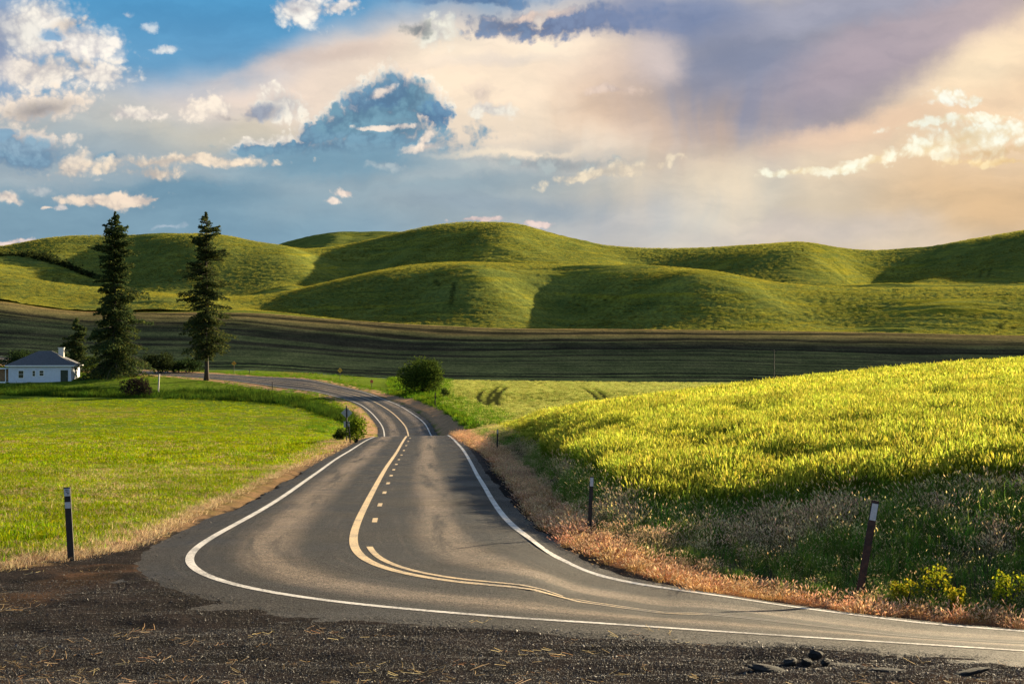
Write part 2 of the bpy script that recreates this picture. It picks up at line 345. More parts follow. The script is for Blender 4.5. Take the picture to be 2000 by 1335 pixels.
for i, c in enumerate(KC):
    uu = [p[0] for p in c]
    y = pchip(uu, np.log([p[2] for p in c]), UT); v = pchip(uu, [p[1] for p in c], UT)
    sg = 2.0 if i < 12 else 4.0
    TY[i] = gsm(y, sg); TZ[i] = -(gsm(v, sg) - V0) / F * np.exp(TY[i])
TD = pchip_d(TY, TZ)
BUMPS = [   # (u, distance, half width u, half depth in log distance, height, skew, first and last curve): swells and hollows of the hills
 (425, 770, 120, 0.12, 12.5, 30, 18, 20), (205, 770, 80, 0.14, -12.2, 20, 18, 20), (560, 780, 80, 0.12, 6.8, 0, 18, 20), (715, 775, 80, 0.12, -9.5, 30, 18, 20), (975, 770, 75, 0.12, 8.1, 50, 18, 20),
 (1565, 770, 120, 0.12, 9.5, 50, 18, 20), (1270, 790, 120, 0.14, -10.8, 0, 18, 20), (1715, 780, 90, 0.12, -12.2, 40, 18, 20), (2120, 790, 170, 0.14, 16.2, 0, 18, 20),
 (910, 480, 100, 0.09, 6.1, 0, 16, 17), (1100, 482, 85, 0.09, -6.8, -15, 16, 17), (1380, 484, 130, 0.09, 8.1, 30, 16, 17), (600, 470, 110, 0.07, -4.1, 0, 16, 17), (1650, 470, 120, 0.07, -2.6, 0, 16, 17), (1850, 475, 120, 0.07, 2.6, 30, 16, 17), (760, 500, 60, 0.06, 2.2, 20, 16, 17), (300, 470, 110, 0.07, 2.0, 0, 16, 17), (60, 760, 90, 0.10, -4.5, 0, 18, 20), (1180, 770, 60, 0.1, 3.5, 30, 18, 20),
 (1740, 650, 90, 0.06, 1.6, 0, 17, 19), (560, 660, 60, 0.05, 4.1, 0, 17, 19), (60, 640, 60, 0.06, -5.4, 0, 17, 19), (655, 1130, 30, 0.06, 4.1, 20, 20, 22), (575, 1130, 30, 0.06, -4.1, 20, 20, 22)]
def loft(u, ly):
    """height and loft parameter at direction u and log distance ly"""
    x = np.clip((u - UT[0]) / 5.0, 0, len(UT) - 1.001); i = x.astype(int); f = x - i
    g = lambda T: T[:, i] * (1 - f) + T[:, i + 1] * f
    Y, Z, D = g(TY), g(TZ), g(TD)
    k = np.clip((Y <= ly).sum(0) - 1, 0, NK - 2); r = np.arange(len(u))
    y0, y1, z0, z1, d0, d1 = Y[k, r], Y[k + 1, r], Z[k, r], Z[k + 1, r], D[k, r], D[k + 1, r]
    h = y1 - y0; t = np.clip((ly - y0) / h, 0, 1)
    z = (1 + 2 * t) * (1 - t) ** 2 * z0 + t * (1 - t) ** 2 * h * d0 + t * t * (3 - 2 * t) * z1 + t * t * (t - 1) * h * d1
    for (bu, bY, su, sl, amp, skew, ka, kb) in BUMPS:
        wd = np.clip((k + t - ka) / (kb - ka), 0, 1); wd = np.sin(np.pi * wd) ** 0.7
        q = (ly - math.log(bY)) / sl; p = (u - bu - skew * q) / su
        z = z + amp * wd * np.exp(-p * p - q * q)
    return z, k + t
def H(X, Y):
    X = np.atleast_1d(np.asarray(X, float)); Y = np.atleast_1d(np.asarray(Y, float))
    o = np.empty(len(X))
    for s in range(0, len(X), 40000):
        e = s + 40000
        o[s:e] = loft(U0 + F * X[s:e] / Y[s:e], np.log(Y[s:e]))[0]
    return o
def hit(u, v, ya=10.0, yb=320.0, n=2500):
    """the first point of the land seen in direction (u, v) between two distances"""
    ly = np.linspace(math.log(ya), math.log(yb), n); Y = np.exp(ly)
    z = loft(np.full(n, float(u)), ly)[0]
    pv = V0 - F * z / Y
    idx = np.nonzero(pv <= v)[0]
    j = idx[0] if len(idx) else n - 1
    if j > 0 and len(idx):
        a = (pv[j - 1] - v) / (pv[j - 1] - pv[j] + 1e-9); yy = Y[j - 1] + a * (Y[j] - Y[j - 1])
    else: yy = Y[j]
    return Vector(((u - U0) / F * yy, yy, float(H((u - U0) / F * yy, yy)[0])))

# ------------------------------------------------------------------ helpers: tags, meshes, materials
def tag(o, label=None, cat=None, group=None, kind=None):
    if label: o['label'] = label
    if cat: o['category'] = cat
    if group: o['group'] = group
    if kind: o['kind'] = kind
    return o
def empty(name, loc, rz=0):
    o = bpy.data.objects.new(name, None); COL.objects.link(o); o.location = loc; o.rotation_euler = (0, 0, rz); o.empty_display_size = 0.2
    return o
def link(name, me, mat=None, parent=None):
    o = bpy.data.objects.new(name, me); COL.objects.link(o)
    if mat is not None:
        for m in (mat if isinstance(mat, (list, tuple)) else [mat]): me.materials.append(m)
    if parent is not None: o.parent = parent
    return o
def npmesh(name, verts, faces, cols=None, smooth=False, uv=None, mats=None):
    """mesh from arrays; faces is an (n, 3 or 4) array, or a list of such arrays"""
    me = bpy.data.meshes.new(name)
    fl = faces if isinstance(faces, list) else [faces]
    fl = [np.asarray(f, np.int64) for f in fl if len(f)]
    verts = np.asarray(verts, np.float32)
    me.vertices.add(len(verts)); me.vertices.foreach_set('co', verts.ravel())
    li = np.concatenate([f.ravel() for f in fl]); tot = np.concatenate([np.full(len(f), f.shape[1]) for f in fl])
    st = np.concatenate([[0], np.cumsum(tot)[:-1]])
    me.loops.add(len(li)); me.loops.foreach_set('vertex_index', li.astype(np.int32))
    me.polygons.add(len(tot)); me.polygons.foreach_set('loop_start', st.astype(np.int32)); me.polygons.foreach_set('loop_total', tot.astype(np.int32))
    me.update(calc_edges=True)
    if cols is not None:
        a = me.color_attributes.new('Col', 'FLOAT_COLOR', 'POINT')
        c = np.ones((len(verts), 4), np.float32); c[:, :3] = cols; a.data.foreach_set('color', c.ravel())
    if uv is not None:
        a = me.attributes.new('st', 'FLOAT_VECTOR', 'POINT'); c = np.zeros((len(verts), 3), np.float32); c[:, :uv.shape[1]] = uv
        a.data.foreach_set('vector', c.ravel())
    if smooth: me.polygons.foreach_set('use_smooth', np.ones(len(tot), bool))
    if mats is not None: me.polygons.foreach_set('material_index', np.asarray(mats, np.int32))
    me.validate(clean_customdata=False); me.update()
    return me
class MB:
    """collects boxes, tubes and quads into one mesh"""
    def __init__(s): s.v = []; s.f = []; s.m = []
    def add(s, vs, fs, m=0):
        b = len(s.v); s.v += [tuple(p) for p in vs]; s.f += [tuple(i + b for i in f) for f in fs]; s.m += [m] * len(fs)
    def box(s, c, d, rz=0.0, m=0, M=None):
        x, y, z = d[0] / 2, d[1] / 2, d[2] / 2
        R = M if M is not None else Matrix.Rotation(rz, 3, 'Z')
        vs = [R @ Vector((a * x, b * y, e * z)) + Vector(c) for e in (-1, 1) for b in (-1, 1) for a in (-1, 1)]
        s.add(vs, [(0, 2, 3, 1), (4, 5, 7, 6), (0, 1, 5, 4), (2, 6, 7, 3), (0, 4, 6, 2), (1, 3, 7, 5)], m)
    def tube(s, pts, rad, n=8, m=0):
        base = len(s.v); P = [Vector(p) for p in pts]
        for i, p in enumerate(P):
            t = (P[min(i + 1, len(P) - 1)] - P[max(i - 1, 0)]).normalized()
            a = t.cross(Vector((0.31, 0.17, 0.93)) if abs(t.z) < 0.9 else Vector((1, 0.1, 0))).normalized(); b = t.cross(a)
            r = rad[i] if isinstance(rad, (list, tuple)) else rad
            for k in range(n):
                an = 2 * math.pi * k / n; s.v.append(tuple(p + a * (math.cos(an) * r) + b * (math.sin(an) * r)))
        for i in range(len(P) - 1):
            for k in range(n):
                s.f.append((base + i * n + k, base + i * n + (k + 1) % n, base + (i + 1) * n + (k + 1) % n, base + (i + 1) * n + k)); s.m.append(m)
        s.f.append(tuple(base + k for k in range(n))[::-1]); s.m.append(m)
        s.f.append(tuple(base + (len(P) - 1) * n + k for k in range(n))); s.m.append(m)
    def build(s, name, mat=None, parent=None, bevel=0.0, smooth=False):
        me = bpy.data.meshes.new(name); me.from_pydata(s.v, [], s.f)
        me.polygons.foreach_set('material_index', s.m)
        if bevel > 0:
            bm = bmesh.new(); bm.from_mesh(me)
            bmesh.ops.bevel(bm, geom=bm.edges[:], offset=bevel, segments=2, affect='EDGES', clamp_overlap=True); bm.to_mesh(me); bm.free()
        if smooth: me.polygons.foreach_set('use_smooth', [True] * len(me.polygons))
        me.update()
        return link(name, me, mat, parent)
def new_mat(name):
    m = bpy.data.materials.new(name); m.use_nodes = True; t = NT(m.node_tree); t.n.clear(); return m, t
def simple(name, rgb, rough=0.7, var=0.25, scale=6.0, metal=0.0, spec=0.4, bump=0.0):
    m, t = new_mat(name); g = t.node('ShaderNodeTexCoord').outputs['Object']
    nz = t.noise(g, scale, 5, 0.6)
    c = t.mix(t.ramp(nz, 0.3, 0.7), tuple(x * (1 - var) for x in rgb) + (1,), tuple(min(1, x * (1 + var)) for x in rgb) + (1,))
    b = t.node('ShaderNodeBsdfPrincipled', {'Base Color': c, 'Roughness': rough, 'Metallic': metal, 'Specular IOR Level': spec})
    if bump:
        t.l.new(t.node('ShaderNodeBump', {'Height': t.noise(g, scale * 4, 4, 0.6), 'Strength': bump, 'Distance': 0.02}).outputs[0], b.inputs['Normal'])
    t.node('ShaderNodeOutputMaterial', {0: b.outputs[0]}); return m
def leafy(name, transl=0.45, hue_var=0.12, val_var=0.35, sat=1.0, rough=0.55):
    """thin leaves: colour from the mesh, varied per plant, light passing through"""
    m, t = new_mat(name)
    c = t.node('ShaderNodeAttribute', attribute_name='Col').outputs['Color']
    r = t.node('ShaderNodeObjectInfo').outputs['Random']
    g = t.node('ShaderNodeNewGeometry')
    big = t.noise(g.outputs['Position'], 0.22, 3, 0.6)
    val = t.math('ADD', t.ramp(r, 0, 1, 1 - val_var, 1 + val_var, False), t.ramp(big, 0.3, 0.7, -0.18, 0.18))
    hs = t.node('ShaderNodeHueSaturation', {'Hue': t.ramp(t.math('FRACT', t.math('MULTIPLY', r, 7.31)), 0, 1, 0.5 - hue_var * 0.25, 0.5 + hue_var * 0.25, False), 'Saturation': sat, 'Value': val, 'Color': c}).outputs[0]
    d = t.node('ShaderNodeBsdfDiffuse', {'Color': hs}); tr = t.node('ShaderNodeBsdfTranslucent', {'Color': hs})
    ms = t.node('ShaderNodeMixShader', {0: transl, 1: d.outputs[0], 2: tr.outputs[0]})
    t.node('ShaderNodeOutputMaterial', {0: ms.outputs[0]}); return m

def polyline_v(pts, u):
    a = np.array(pts, float); return np.interp(u, a[:, 0], a[:, 1])
# lines of the ground cover, by direction and row: edge of the left field, edges of the right verge, foot of the wheat
LEFT_EDGE = [(-1500, 1135), (0, 1110), (130, 1091), (228, 1072), (326, 1045), (424, 1005), (489, 978), (560, 935), (600, 914), (660, 882), (700, 868), (738, 856)]
VERGE_IN = [(880, 846), (950, 893), (1000, 948), (1030, 1002), (1080, 1045), (1100, 1064), (1250, 1124), (1400, 1159), (1700, 1198), (2000, 1231), (2700, 1264)]
VERGE_OUT = [(880, 842), (900, 845), (985, 882), (1060, 952), (1120, 1002), (1180, 1052), (1300, 1103), (1450, 1143), (1700, 1183), (2000, 1216), (2700, 1250)]
WHEAT_FOOT = [(870, 824), (930, 838), (1000, 858), (1060, 890), (1100, 918), (1200, 985), (1300, 1022), (1400, 1022), (1550, 1008), (1700, 992), (2000, 972), (2700, 948)]

# ------------------------------------------------------------------ road plan
def path3(pts):
    P = [hit(u, v, a, b) for (u, v, a, b) in pts]; return np.array([[p.x, p.y] for p in P])
NR, FR = (10, 122), (158, 320)
ctr_plan = np.array([(12.6, 16.0), (9.6, 16.95), (6.8, 18.0), (5.3, 18.6), (3.65, 19.25), (2.45, 19.72), (1.45, 20.06), (0.5, 20.35), (-0.4, 20.7), (-1.25, 21.25)])
ctr = [(760, 1127), (720, 1109), (698, 1085), (694, 1060), (700, 1036), (720, 990), (740, 950), (760, 908), (780, 876), (796, 862)]
ctrf = [(803, 848), (799, 837), (781, 816), (754, 795), (730, 780), (680, 765.5), (640, 758.5), (600, 752.5), (560, 747.5), (500, 740.5), (440, 735.5), (380, 732), (300, 728)]
lef = [(3000, 1335), (2450, 1302), (2000, 1273), (1700, 1254), (1400, 1235), (1200, 1221), (1001, 1207), (800, 1189), (600, 1169), (489, 1156), (407, 1141), (342, 1125), (326, 1108), (342, 1092), (391, 1063), (489, 1017), (600, 939), (666, 886), (700, 868), (738, 854)]
leff = [(754, 852), (752, 837), (736, 816), (715, 795), (694, 783), (655, 773), (600, 764), (550, 755), (490, 746), (430, 739.5), (330, 734)]
rig = [(3000, 1290), (2450, 1262), (2000, 1234), (1820, 1223), (1580, 1196), (1400, 1169), (1200, 1131), (1141, 1115), (1081, 1093), (1021, 1056), (981, 1012), (945, 952), (921, 904), (905, 872), (877, 852)]
rigf = [(850, 851), (835, 835), (802, 807), (760, 780), (715, 764), (655, 747), (580, 739), (490, 734.5), (415, 730.5)]
def curve(near, far):
    return np.concatenate([path3([(u, v) + NR for u, v in near]), path3([(u, v) + FR for u, v in far])])
def resample(P, step, sig=1.2):
    for _ in range(2):   # soften backprojection jitter
        Q = P.copy(); Q[1:-1] = 0.25 * P[:-2] + 0.5 * P[1:-1] + 0.25 * P[2:]; P = 0.5 * P + 0.5 * Q
    s = np.concatenate([[0], np.cumsum(np.linalg.norm(np.diff(P, axis=0), axis=1))])
    t = np.arange(0, s[-1], step)
    d = np.stack([pchip(s, P[:, 0], t), pchip(s, P[:, 1], t)], 1)
    return np.stack([gsm(d[:, 0], sig / step), gsm(d[:, 1], sig / step)], 1)
C0 = np.concatenate([ctr_plan, curve(ctr, ctrf)])
C0 = np.concatenate([C0, C0[-1:] + np.array([[-22, 12.], [-50, 22.]])])
CEN = resample(C0, 0.4, 2.2)
def side(Pl):
    Pl = resample(Pl, 0.4)
    d = np.array([np.sqrt(((Pl - c) ** 2).sum(1)).min() for c in CEN])
    return gsm(np.clip(d, 2.5, 5.0), 8)
DL, DR = side(curve(lef, leff)), side(curve(rig, rigf))
TAN = np.gradient(CEN, axis=0); TAN /= np.linalg.norm(TAN, axis=1)[:, None]
NRM = np.stack([TAN[:, 1], -TAN[:, 0]], 1)      # to the right when driving away
print('road', len(CEN), 'DL', DL[::60].round(1), 'DR', DR[::60].round(1))
def road_dist(X, Y):
    """distance to the centre line and index of the nearest centre point"""
    X = np.asarray(X); Y = np.asarray(Y); C = CEN[::3]
    d = np.full(len(X), 1e9); ix = np.zeros(len(X), int)
    for s in range(0, len(X), 20000):
        e = s + 20000; dd = (X[s:e, None] - C[None, :, 0]) ** 2 + (Y[s:e, None] - C[None, :, 1]) ** 2
        ix[s:e] = dd.argmin(1); d[s:e] = np.sqrt(dd.min(1))
    return d, np.minimum(ix * 3, len(CEN) - 1)

# ------------------------------------------------------------------ the land as sheets that share their borders
def fbm(X, Y, scale, seed=0, octs=4):
    """cheap smooth noise from value lattices"""
    r = np.random.default_rng(seed); out = np.zeros(len(X)); amp = 1.0; tot = 0
    for o in range(octs):
        L = r.random((256, 256)); x = X / scale * 2 ** o + 37.3 * o; y = Y / scale * 2 ** o + 11.7 * o
        xi = np.floor(x).astype(int); yi = np.floor(y).astype(int); fx = x - xi; fy = y - yi
        fx = fx * fx * (3 - 2 * fx); fy = fy * fy * (3 - 2 * fy)
        a = L[xi % 256, yi % 256]; b = L[(xi + 1) % 256, yi % 256]; c = L[xi % 256, (yi + 1) % 256]; d = L[(xi + 1) % 256, (yi + 1) % 256]
        out += amp * ((a * (1 - fx) + b * fx) * (1 - fy) + (c * (1 - fx) + d * fx) * fy); tot += amp; amp *= 0.5
    return out / tot
def sstep(x, a, b):
    t = np.clip((x - a) / (b - a), 0, 1); return t * t * (3 - 2 * t)
us = np.concatenate([np.arange(-1300, -60, 14.0), np.arange(-60, 2060, 4.0), np.arange(2060, 3301, 14.0)])
def sheet_points(k0, k1, per):
    ts = np.concatenate([np.linspace(k, k + 1, per, endpoint=False) for k in range(k0, k1)] + [[k1]])
    x = np.clip((us - UT[0]) / 5.0, 0, len(UT) - 1.001); i = x.astype(int); f = x - i
    yk = TY[:, i] * (1 - f) + TY[:, i + 1] * f
    k = np.minimum(ts.astype(int), NK - 2); fr = (ts - k)[:, None]
    LY = yk[k] * (1 - fr) + yk[k + 1] * fr
    U = np.broadcast_to(us, LY.shape); T = np.broadcast_to(ts[:, None], LY.shape)
    u = U.ravel(); ly = LY.ravel(); z = np.empty(len(u))
    for s in range(0, len(u), 40000): z[s:s + 40000] = loft(u[s:s + 40000], ly[s:s + 40000])[0]
    Y = np.exp(ly); X = (u - U0) / F * Y
    n, m = len(ts), len(us); a = (np.arange(n - 1)[:, None] * m + np.arange(m - 1)[None, :]).ravel()
    faces = np.stack([a, a + 1, a + 1 + m, a + m], 1)
    return X, Y, z, u, T.ravel(), faces
def cmix(a, b, m): return a * (1 - m[:, None]) + np.asarray(b) * m[:, None]

def ground_material(name, fine, coarse, bump, spec=0.0, dist=0.03):
    m, t = new_mat(name)
    c = t.node('ShaderNodeAttribute', attribute_name='Col').outputs['Color']
    P = t.node('ShaderNodeNewGeometry').outputs['Position']
    n1 = t.noise(P, fine, 5, 0.7); n2 = t.noise(P, coarse, 4, 0.6)
    c = t.mix(1.0, c, t.node('ShaderNodeCombineColor', {0: t.ramp(n1, 0.25, 0.75, 0.5, 1.55), 1: t.ramp(n1, 0.25, 0.75, 0.52, 1.5), 2: t.ramp(n1, 0.25, 0.75, 0.6, 1.4)}).outputs[0], 'MULTIPLY')
    c = t.mix(1.0, c, t.node('ShaderNodeCombineColor', {0: t.ramp(n2, 0.3, 0.7, 0.75, 1.25), 1: t.ramp(n2, 0.3, 0.7, 0.8, 1.2), 2: t.ramp(n2, 0.3, 0.7, 0.8, 1.2)}).outputs[0], 'MULTIPLY')
    b = t.node('ShaderNodeBsdfPrincipled', {'Base Color': c, 'Roughness': 0.9, 'Specular IOR Level': spec})
    hgt = t.math('ADD', n1, t.math('MULTIPLY', n2, 0.6))
    t.l.new(t.node('ShaderNodeBump', {'Height': hgt, 'Strength': bump, 'Distance': dist}).outputs[0], b.inputs['Normal'])
    t.node('ShaderNodeOutputMaterial', {0: b.outputs[0]}); return m
def ground_colour(X, Y, Z, u, v):
    n = len(X); near = Y < 132
    dist, ix = road_dist(X, Y)
    c = np.tile(np.array([0.024, 0.021, 0.020]), (n, 1))
    n1 = fbm(X, Y, 2.2, 3); n2 = fbm(X, Y, 0.7, 5); n3 = fbm(X, Y, 9.0, 8)
    # foreground: chip gravel, browner with litter to the left and at the bottom
    brown = sstep(n1 + 0.30 * sstep(-u, -700, 0) + 0.30 * sstep(v, 1300, 1340), 0.80, 1.1)
    c = cmix(c, (0.070, 0.042, 0.026), brown * (Y < 24))
    # left field
    le = polyline_v(LEFT_EDGE, u); jit = (n2 - 0.5) * 26
    isl = (u < 790) & near
    gl = sstep(le - v + jit, 6, 46) * isl
    straw = sstep(le - v + jit, -4, 6) * isl
    c = cmix(c, (0.15, 0.098, 0.055), straw)
    grass = np.array([0.105, 0.115, 0.014]) * (0.8 + 0.5 * n3[:, None])
    c = c * (1 - gl[:, None]) + grass * gl[:, None]
    # right verge, bank, wheat
    isr = (u > 865) & near
    vi, vo, wf = polyline_v(VERGE_IN, u), polyline_v(VERGE_OUT, u), polyline_v(WHEAT_FOOT, u)
    dry = sstep(vi - v + jit * 0.6, -4, 6) * isr
    c = cmix(c, (0.27, 0.13, 0.060), dry)
    bank = sstep(vo - v + jit * 0.6, -3, 8) * isr
    c = cmix(c, (0.075, 0.058, 0.034), bank)
    wh = sstep(wf - v, -2, 8) * isr
    c = cmix(c, (0.075, 0.085, 0.018), wh)
    # beyond the crest
    far = Y >= 128
    g2 = np.array([0.085, 0.125, 0.016]) * (0.75 + 0.6 * n3[:, None])
    c = np.where(far[:, None], g2, c)
    right = sstep(u, 820, 880) * far
    c = cmix(c, (0.145, 0.160, 0.030), right * sstep(Y, 150, 165))
    yel = sstep(fbm(X, Y, 14, 21), 0.5, 0.75) * far * (u < 700)
    c = cmix(c, (0.16, 0.135, 0.03), yel * 0.7)
    sd_ = (X - CEN[ix, 0]) * NRM[ix, 0] + (Y - CEN[ix, 1]) * NRM[ix, 1]; off = dist - np.where(sd_ < 0, DL[ix], DR[ix])
    cr = sstep(np.abs(off - 2.2 + (n1 - .5) * 2), 1.9, 0.9) * (Y > 126) * (Y < 300)
    c = cmix(c, (0.30, 0.19, 0.11), cr)
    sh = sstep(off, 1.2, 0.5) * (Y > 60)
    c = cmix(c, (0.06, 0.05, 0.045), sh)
    # wheel tracks of a tractor through the far crop
    for line in TRAMS:
        A = np.array(line)
        for a, b in zip(A[:-1], A[1:]):
            ab = b - a; tt = np.clip(((X - a[0]) * ab[0] + (Y - a[1]) * ab[1]) / (ab @ ab), 0, 1)
            dd = np.hypot(X - a[0] - tt * ab[0], Y - a[1] - tt * ab[1])
            c = cmix(c, (0.03, 0.035, 0.010), sstep(dd, 0.42, 0.25) * (Y > 150))
    return c, dist
def tram(pts): return [np.array([hit(u, v, 150, 320).x, hit(u, v, 150, 320).y]) for u, v in pts]
TRAMS = [tram(p) for p in ([(950, 762), (938, 768), (934, 778), (942, 787), (952, 792)], [(974, 757), (958, 770), (952, 784), (956, 795)], [(990, 757), (976, 768), (970, 782), (974, 795)],
                           [(962, 762), (972, 768), (968, 774), (958, 786)], [(1140, 761), (1158, 770), (1170, 783)], [(1160, 762), (1178, 772), (1190, 786)])]
def rough_z(X, Y, low):
    return (fbm(X * 0.35 + Y * 0.1, Y, 0.8, 33) - 0.5) * 0.12 * (1 - low) * (Y < 22) + (fbm(X, Y, 0.55, 31) - 0.5) * 0.06 * (1 - low) * (Y < 60)
X, Y, Z, u, T, faces = sheet_points(0, 13, 44)
v = V0 - F * Z / Y
gc, rdist = ground_colour(X, Y, Z, u, v)
half = 3.6
low = sstep(rdist, 4.1, 3.3)
Zg = Z - 0.16 * low
# small roughness of the ground
Zg = Zg + rough_z(X, Y, low) + (fbm(X, Y, 3.0, 32) - 0.5) * 0.10 * (1 - low) * sstep(rdist, 4.5, 7) * (Y > 40)
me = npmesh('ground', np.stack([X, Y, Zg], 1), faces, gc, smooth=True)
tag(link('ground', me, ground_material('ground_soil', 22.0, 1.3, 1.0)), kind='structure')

# dark fallow field of furrows behind the farm
X, Y, Z, u, T, faces = sheet_points(13, 16, 90)
row = (T - 13.0)
wob = fbm(X, Y, 130, 41) * 1.5 + fbm(X, Y, 40, 47) * 0.25 + fbm(X, Y, 12, 42) * 0.07
lines = fbm(row * 62 + wob * 24, X * 0.012, 3.0, 43, 3); fine = fbm(row * 420 + wob * 60, X * 0.04, 4.0, 44, 3)
sc = np.tile(np.array([0.0105, 0.0135, 0.0125]), (len(X), 1)) * (0.35 + 1.0 * lines + 0.5 * fine)[:, None]
green = sstep(lines * 0.7 + 0.4 * fine + 0.25 * fbm(X, Y, 25, 45), 0.60, 0.82)
gw = np.clip(0.42 + 0.7 * sstep(row, 0.6, 0.0) + 0.3 * sstep(row, 1.2, 1.7), 0, 1)
sc = cmix(sc, (0.048, 0.074, 0.034), green * gw)
top = sstep(row, 1.30, 1.93) * (0.15 + 0.85 * sstep(fine * 0.5 + lines, 0.62, 0.85))
sc = cmix(sc, (0.17, 0.135, 0.055), top)
sc = cmix(sc, (0.20, 0.13, 0.05), sstep(row, 1.93, 2.0))
sc = cmix(sc, (0.10, 0.125, 0.022), sstep(row, 2.0, 2.03))
Zr = Z + (lines - 0.5) * 0.5 * sstep(row, 0, 0.1) * (row < 2)
me = npmesh('plowed_field', np.stack([X, Y, Zr], 1), faces, sc, smooth=True)
tag(link('plowed_field', me, ground_material('furrowed_soil', 1.5, 0.12, 0.8, dist=0.3)), kind='structure')

# green wheat hills
def hill(name, k0, k1, per, seed, lines=()):
    X, Y, Z, u, T, faces = sheet_points(k0, k1, per)
    a = fbm(X, Y, 55, seed); b = fbm(Z * 3.0 + a * 16, X * 0.03 + Y * 0.02, 1.6, seed + 1, 3); d = fbm(X, Y, 9, seed + 2, 3)
    c = np.tile(np.array([0.115, 0.135, 0.030]), (len(X), 1)) * (0.62 + 0.5 * a + 0.32 * b)[:, None]
    c = cmix(c, (0.22, 0.195, 0.014), sstep(b + 0.6 * a, 0.78, 1.15) * 0.7)
    c = cmix(c, (0.050, 0.085, 0.028), sstep(d, 0.55, 0.75) * 0.35)
    for line in lines:                                          # wheel lines of a tractor
        A = np.array(line)
        for p, q in zip(A[:-1], A[1:]):
            ab = q - p; tt = np.clip(((X - p[0]) * ab[0] + (Y - p[1]) * ab[1]) / (ab @ ab), 0, 1)
            c = cmix(c, (0.030, 0.038, 0.010), 0.8 * sstep(np.hypot(X - p[0] - tt * ab[0], Y - p[1] - tt * ab[1]), 1.1, 0.5))
    Zh = Z + (b - 0.5) * 1.0 + (fbm(X * 0.16 + Y * 0.03, Y, 7, seed + 5, 4) - 0.5) * 1.3 + (fbm(X, Y, 38, seed + 6) - 0.5) * 3.0
    me = npmesh(name, np.stack([X, Y, Zh], 1), faces, c, smooth=True)
    return tag(link(name, me, hill_mat), kind='structure')
hill_mat = ground_material('wheat_hill', 0.9, 0.06, 1.0, dist=0.5)
hl = lambda a, b, *pts: [np.array(hit(u, v, a, b).xy) for u, v in pts]
hill('near_hill', 16, 18, 110, 51, [hl(420, 600, (888, 552), (884, 572), (880, 598)), hl(420, 600, (850, 548), (858, 556)), hl(420, 600, (1966, 628), (1950, 640), (1944, 652)), hl(420, 600, (1990, 634), (1974, 645))])
hill('far_hill', 18, 21, 80, 61, [hl(680, 930, (1546, 482), (1550, 492), (1562, 502), (1578, 508)), hl(680, 930, (1564, 482), (1568, 490), (1580, 500)), hl(640, 930, (100, 556), (106, 544)), hl(640, 930, (108, 557), (114, 545)), hl(680, 930, (1914, 542), (1918, 526)), hl(680, 930, (1930, 541), (1934, 526))])
hill('distant_hill', 21, 24, 40, 71)

# ------------------------------------------------------------------ road surface and markings
def ribbon(i0, i1, offs, lift, step=1):
    """strip that follows the centre line; offs: list of arrays or numbers to the right of it"""
    idx = np.arange(i0, i1, step); n = len(idx); rows = []
    for o in offs:
        oo = o[idx] if isinstance(o, np.ndarray) else np.full(n, float(o))
        rows.append((CEN[idx] + NRM[idx] * oo[:, None], oo))
    m = len(offs); XY = np.stack([r[0] for r in rows], 1).reshape(-1, 2)
    z = H(XY[:, 0], XY[:, 1]) + lift
    st = np.stack([np.repeat(idx * 0.4, m), np.stack([r[1] for r in rows], 1).ravel(), np.zeros(n * m)], 1)
    a = (np.arange(n - 1)[:, None] * m + np.arange(m - 1)[None, :]).ravel()
    return np.column_stack([XY, z]), np.stack([a, a + 1, a + 1 + m, a + m], 1), st
N = len(CEN)
jl = (fbm(np.arange(N) * 0.4, np.zeros(N), 1.4, 81) - 0.5) * 0.5; jr = (fbm(np.arange(N) * 0.4, np.zeros(N), 1.4, 82) - 0.5) * 0.5
apex = np.exp(-((np.arange(N) * 0.4 - 14) / 11.0) ** 2)
EL, ER = -DL - 0.75 + jl - 1.5 * apex, DR + 0.75 + jr
cols_ = [EL, EL * 0 - DL - 0.3] + [-DL * f for f in (1, .75, .5, .25)] + [np.zeros(N)] + [DR * f for f in (.25, .5, .75, 1)] + [DR + 0.3, ER]
V_, F_, st = ribbon(0, N, cols_, 0.02)
edge = (np.arange(len(V_)) % len(cols_)); V_[(edge == 0) | (edge == len(cols_) - 1), 2] -= 0.07
m, t = new_mat('asphalt')
A = t.node('ShaderNodeAttribute', attribute_name='st').outputs['Vector']; P = t.node('ShaderNodeNewGeometry').outputs['Position']
sx = t.node('ShaderNodeSeparateXYZ', {0: A}).outputs
along = t.node('ShaderNodeCombineXYZ', {0: t.math('MULTIPLY', sx[0], 0.07), 1: t.math('MULTIPLY', sx[1], 1.1), 2: 0.0}).outputs[0]
streak = t.noise(along, 1.3, 6, 0.62, 0.3)
streakf = t.noise(t.vmath('MULTIPLY', along, (3.0, 6.0, 1.0)), 1.0, 4, 0.6)
grit = t.noise(P, 42, 3, 0.8); grit2 = t.noise(P, 160, 2, 0.8); patch = t.noise(P, 0.35, 4, 0.6)
ao = t.math('ABSOLUTE', sx[1])
track = t.math('MULTIPLY', t.ramp(t.math('ABSOLUTE', t.math('SUBTRACT', ao, 1.75)), 0.10, 0.85, 1.0, 0.0), t.ramp(streak, 0.30, 0.56))
base = t.mix(t.ramp(patch, 0.3, 0.7), (0.006, 0.0055, 0.0055, 1), (0.012, 0.0105, 0.0098, 1))
base = t.mix(t.math('MULTIPLY', track, 0.85), base, (0.125, 0.098, 0.074, 1))
base = t.mix(t.math('MULTIPLY', t.ramp(streakf, 0.5, 0.72), 0.4), base, (0.048, 0.040, 0.033, 1))
edgem = t.ramp(ao, 3.25, 4.2)
base = t.mix(t.math('MULTIPLY', edgem, 0.6), base, (0.026, 0.022, 0.019, 1))
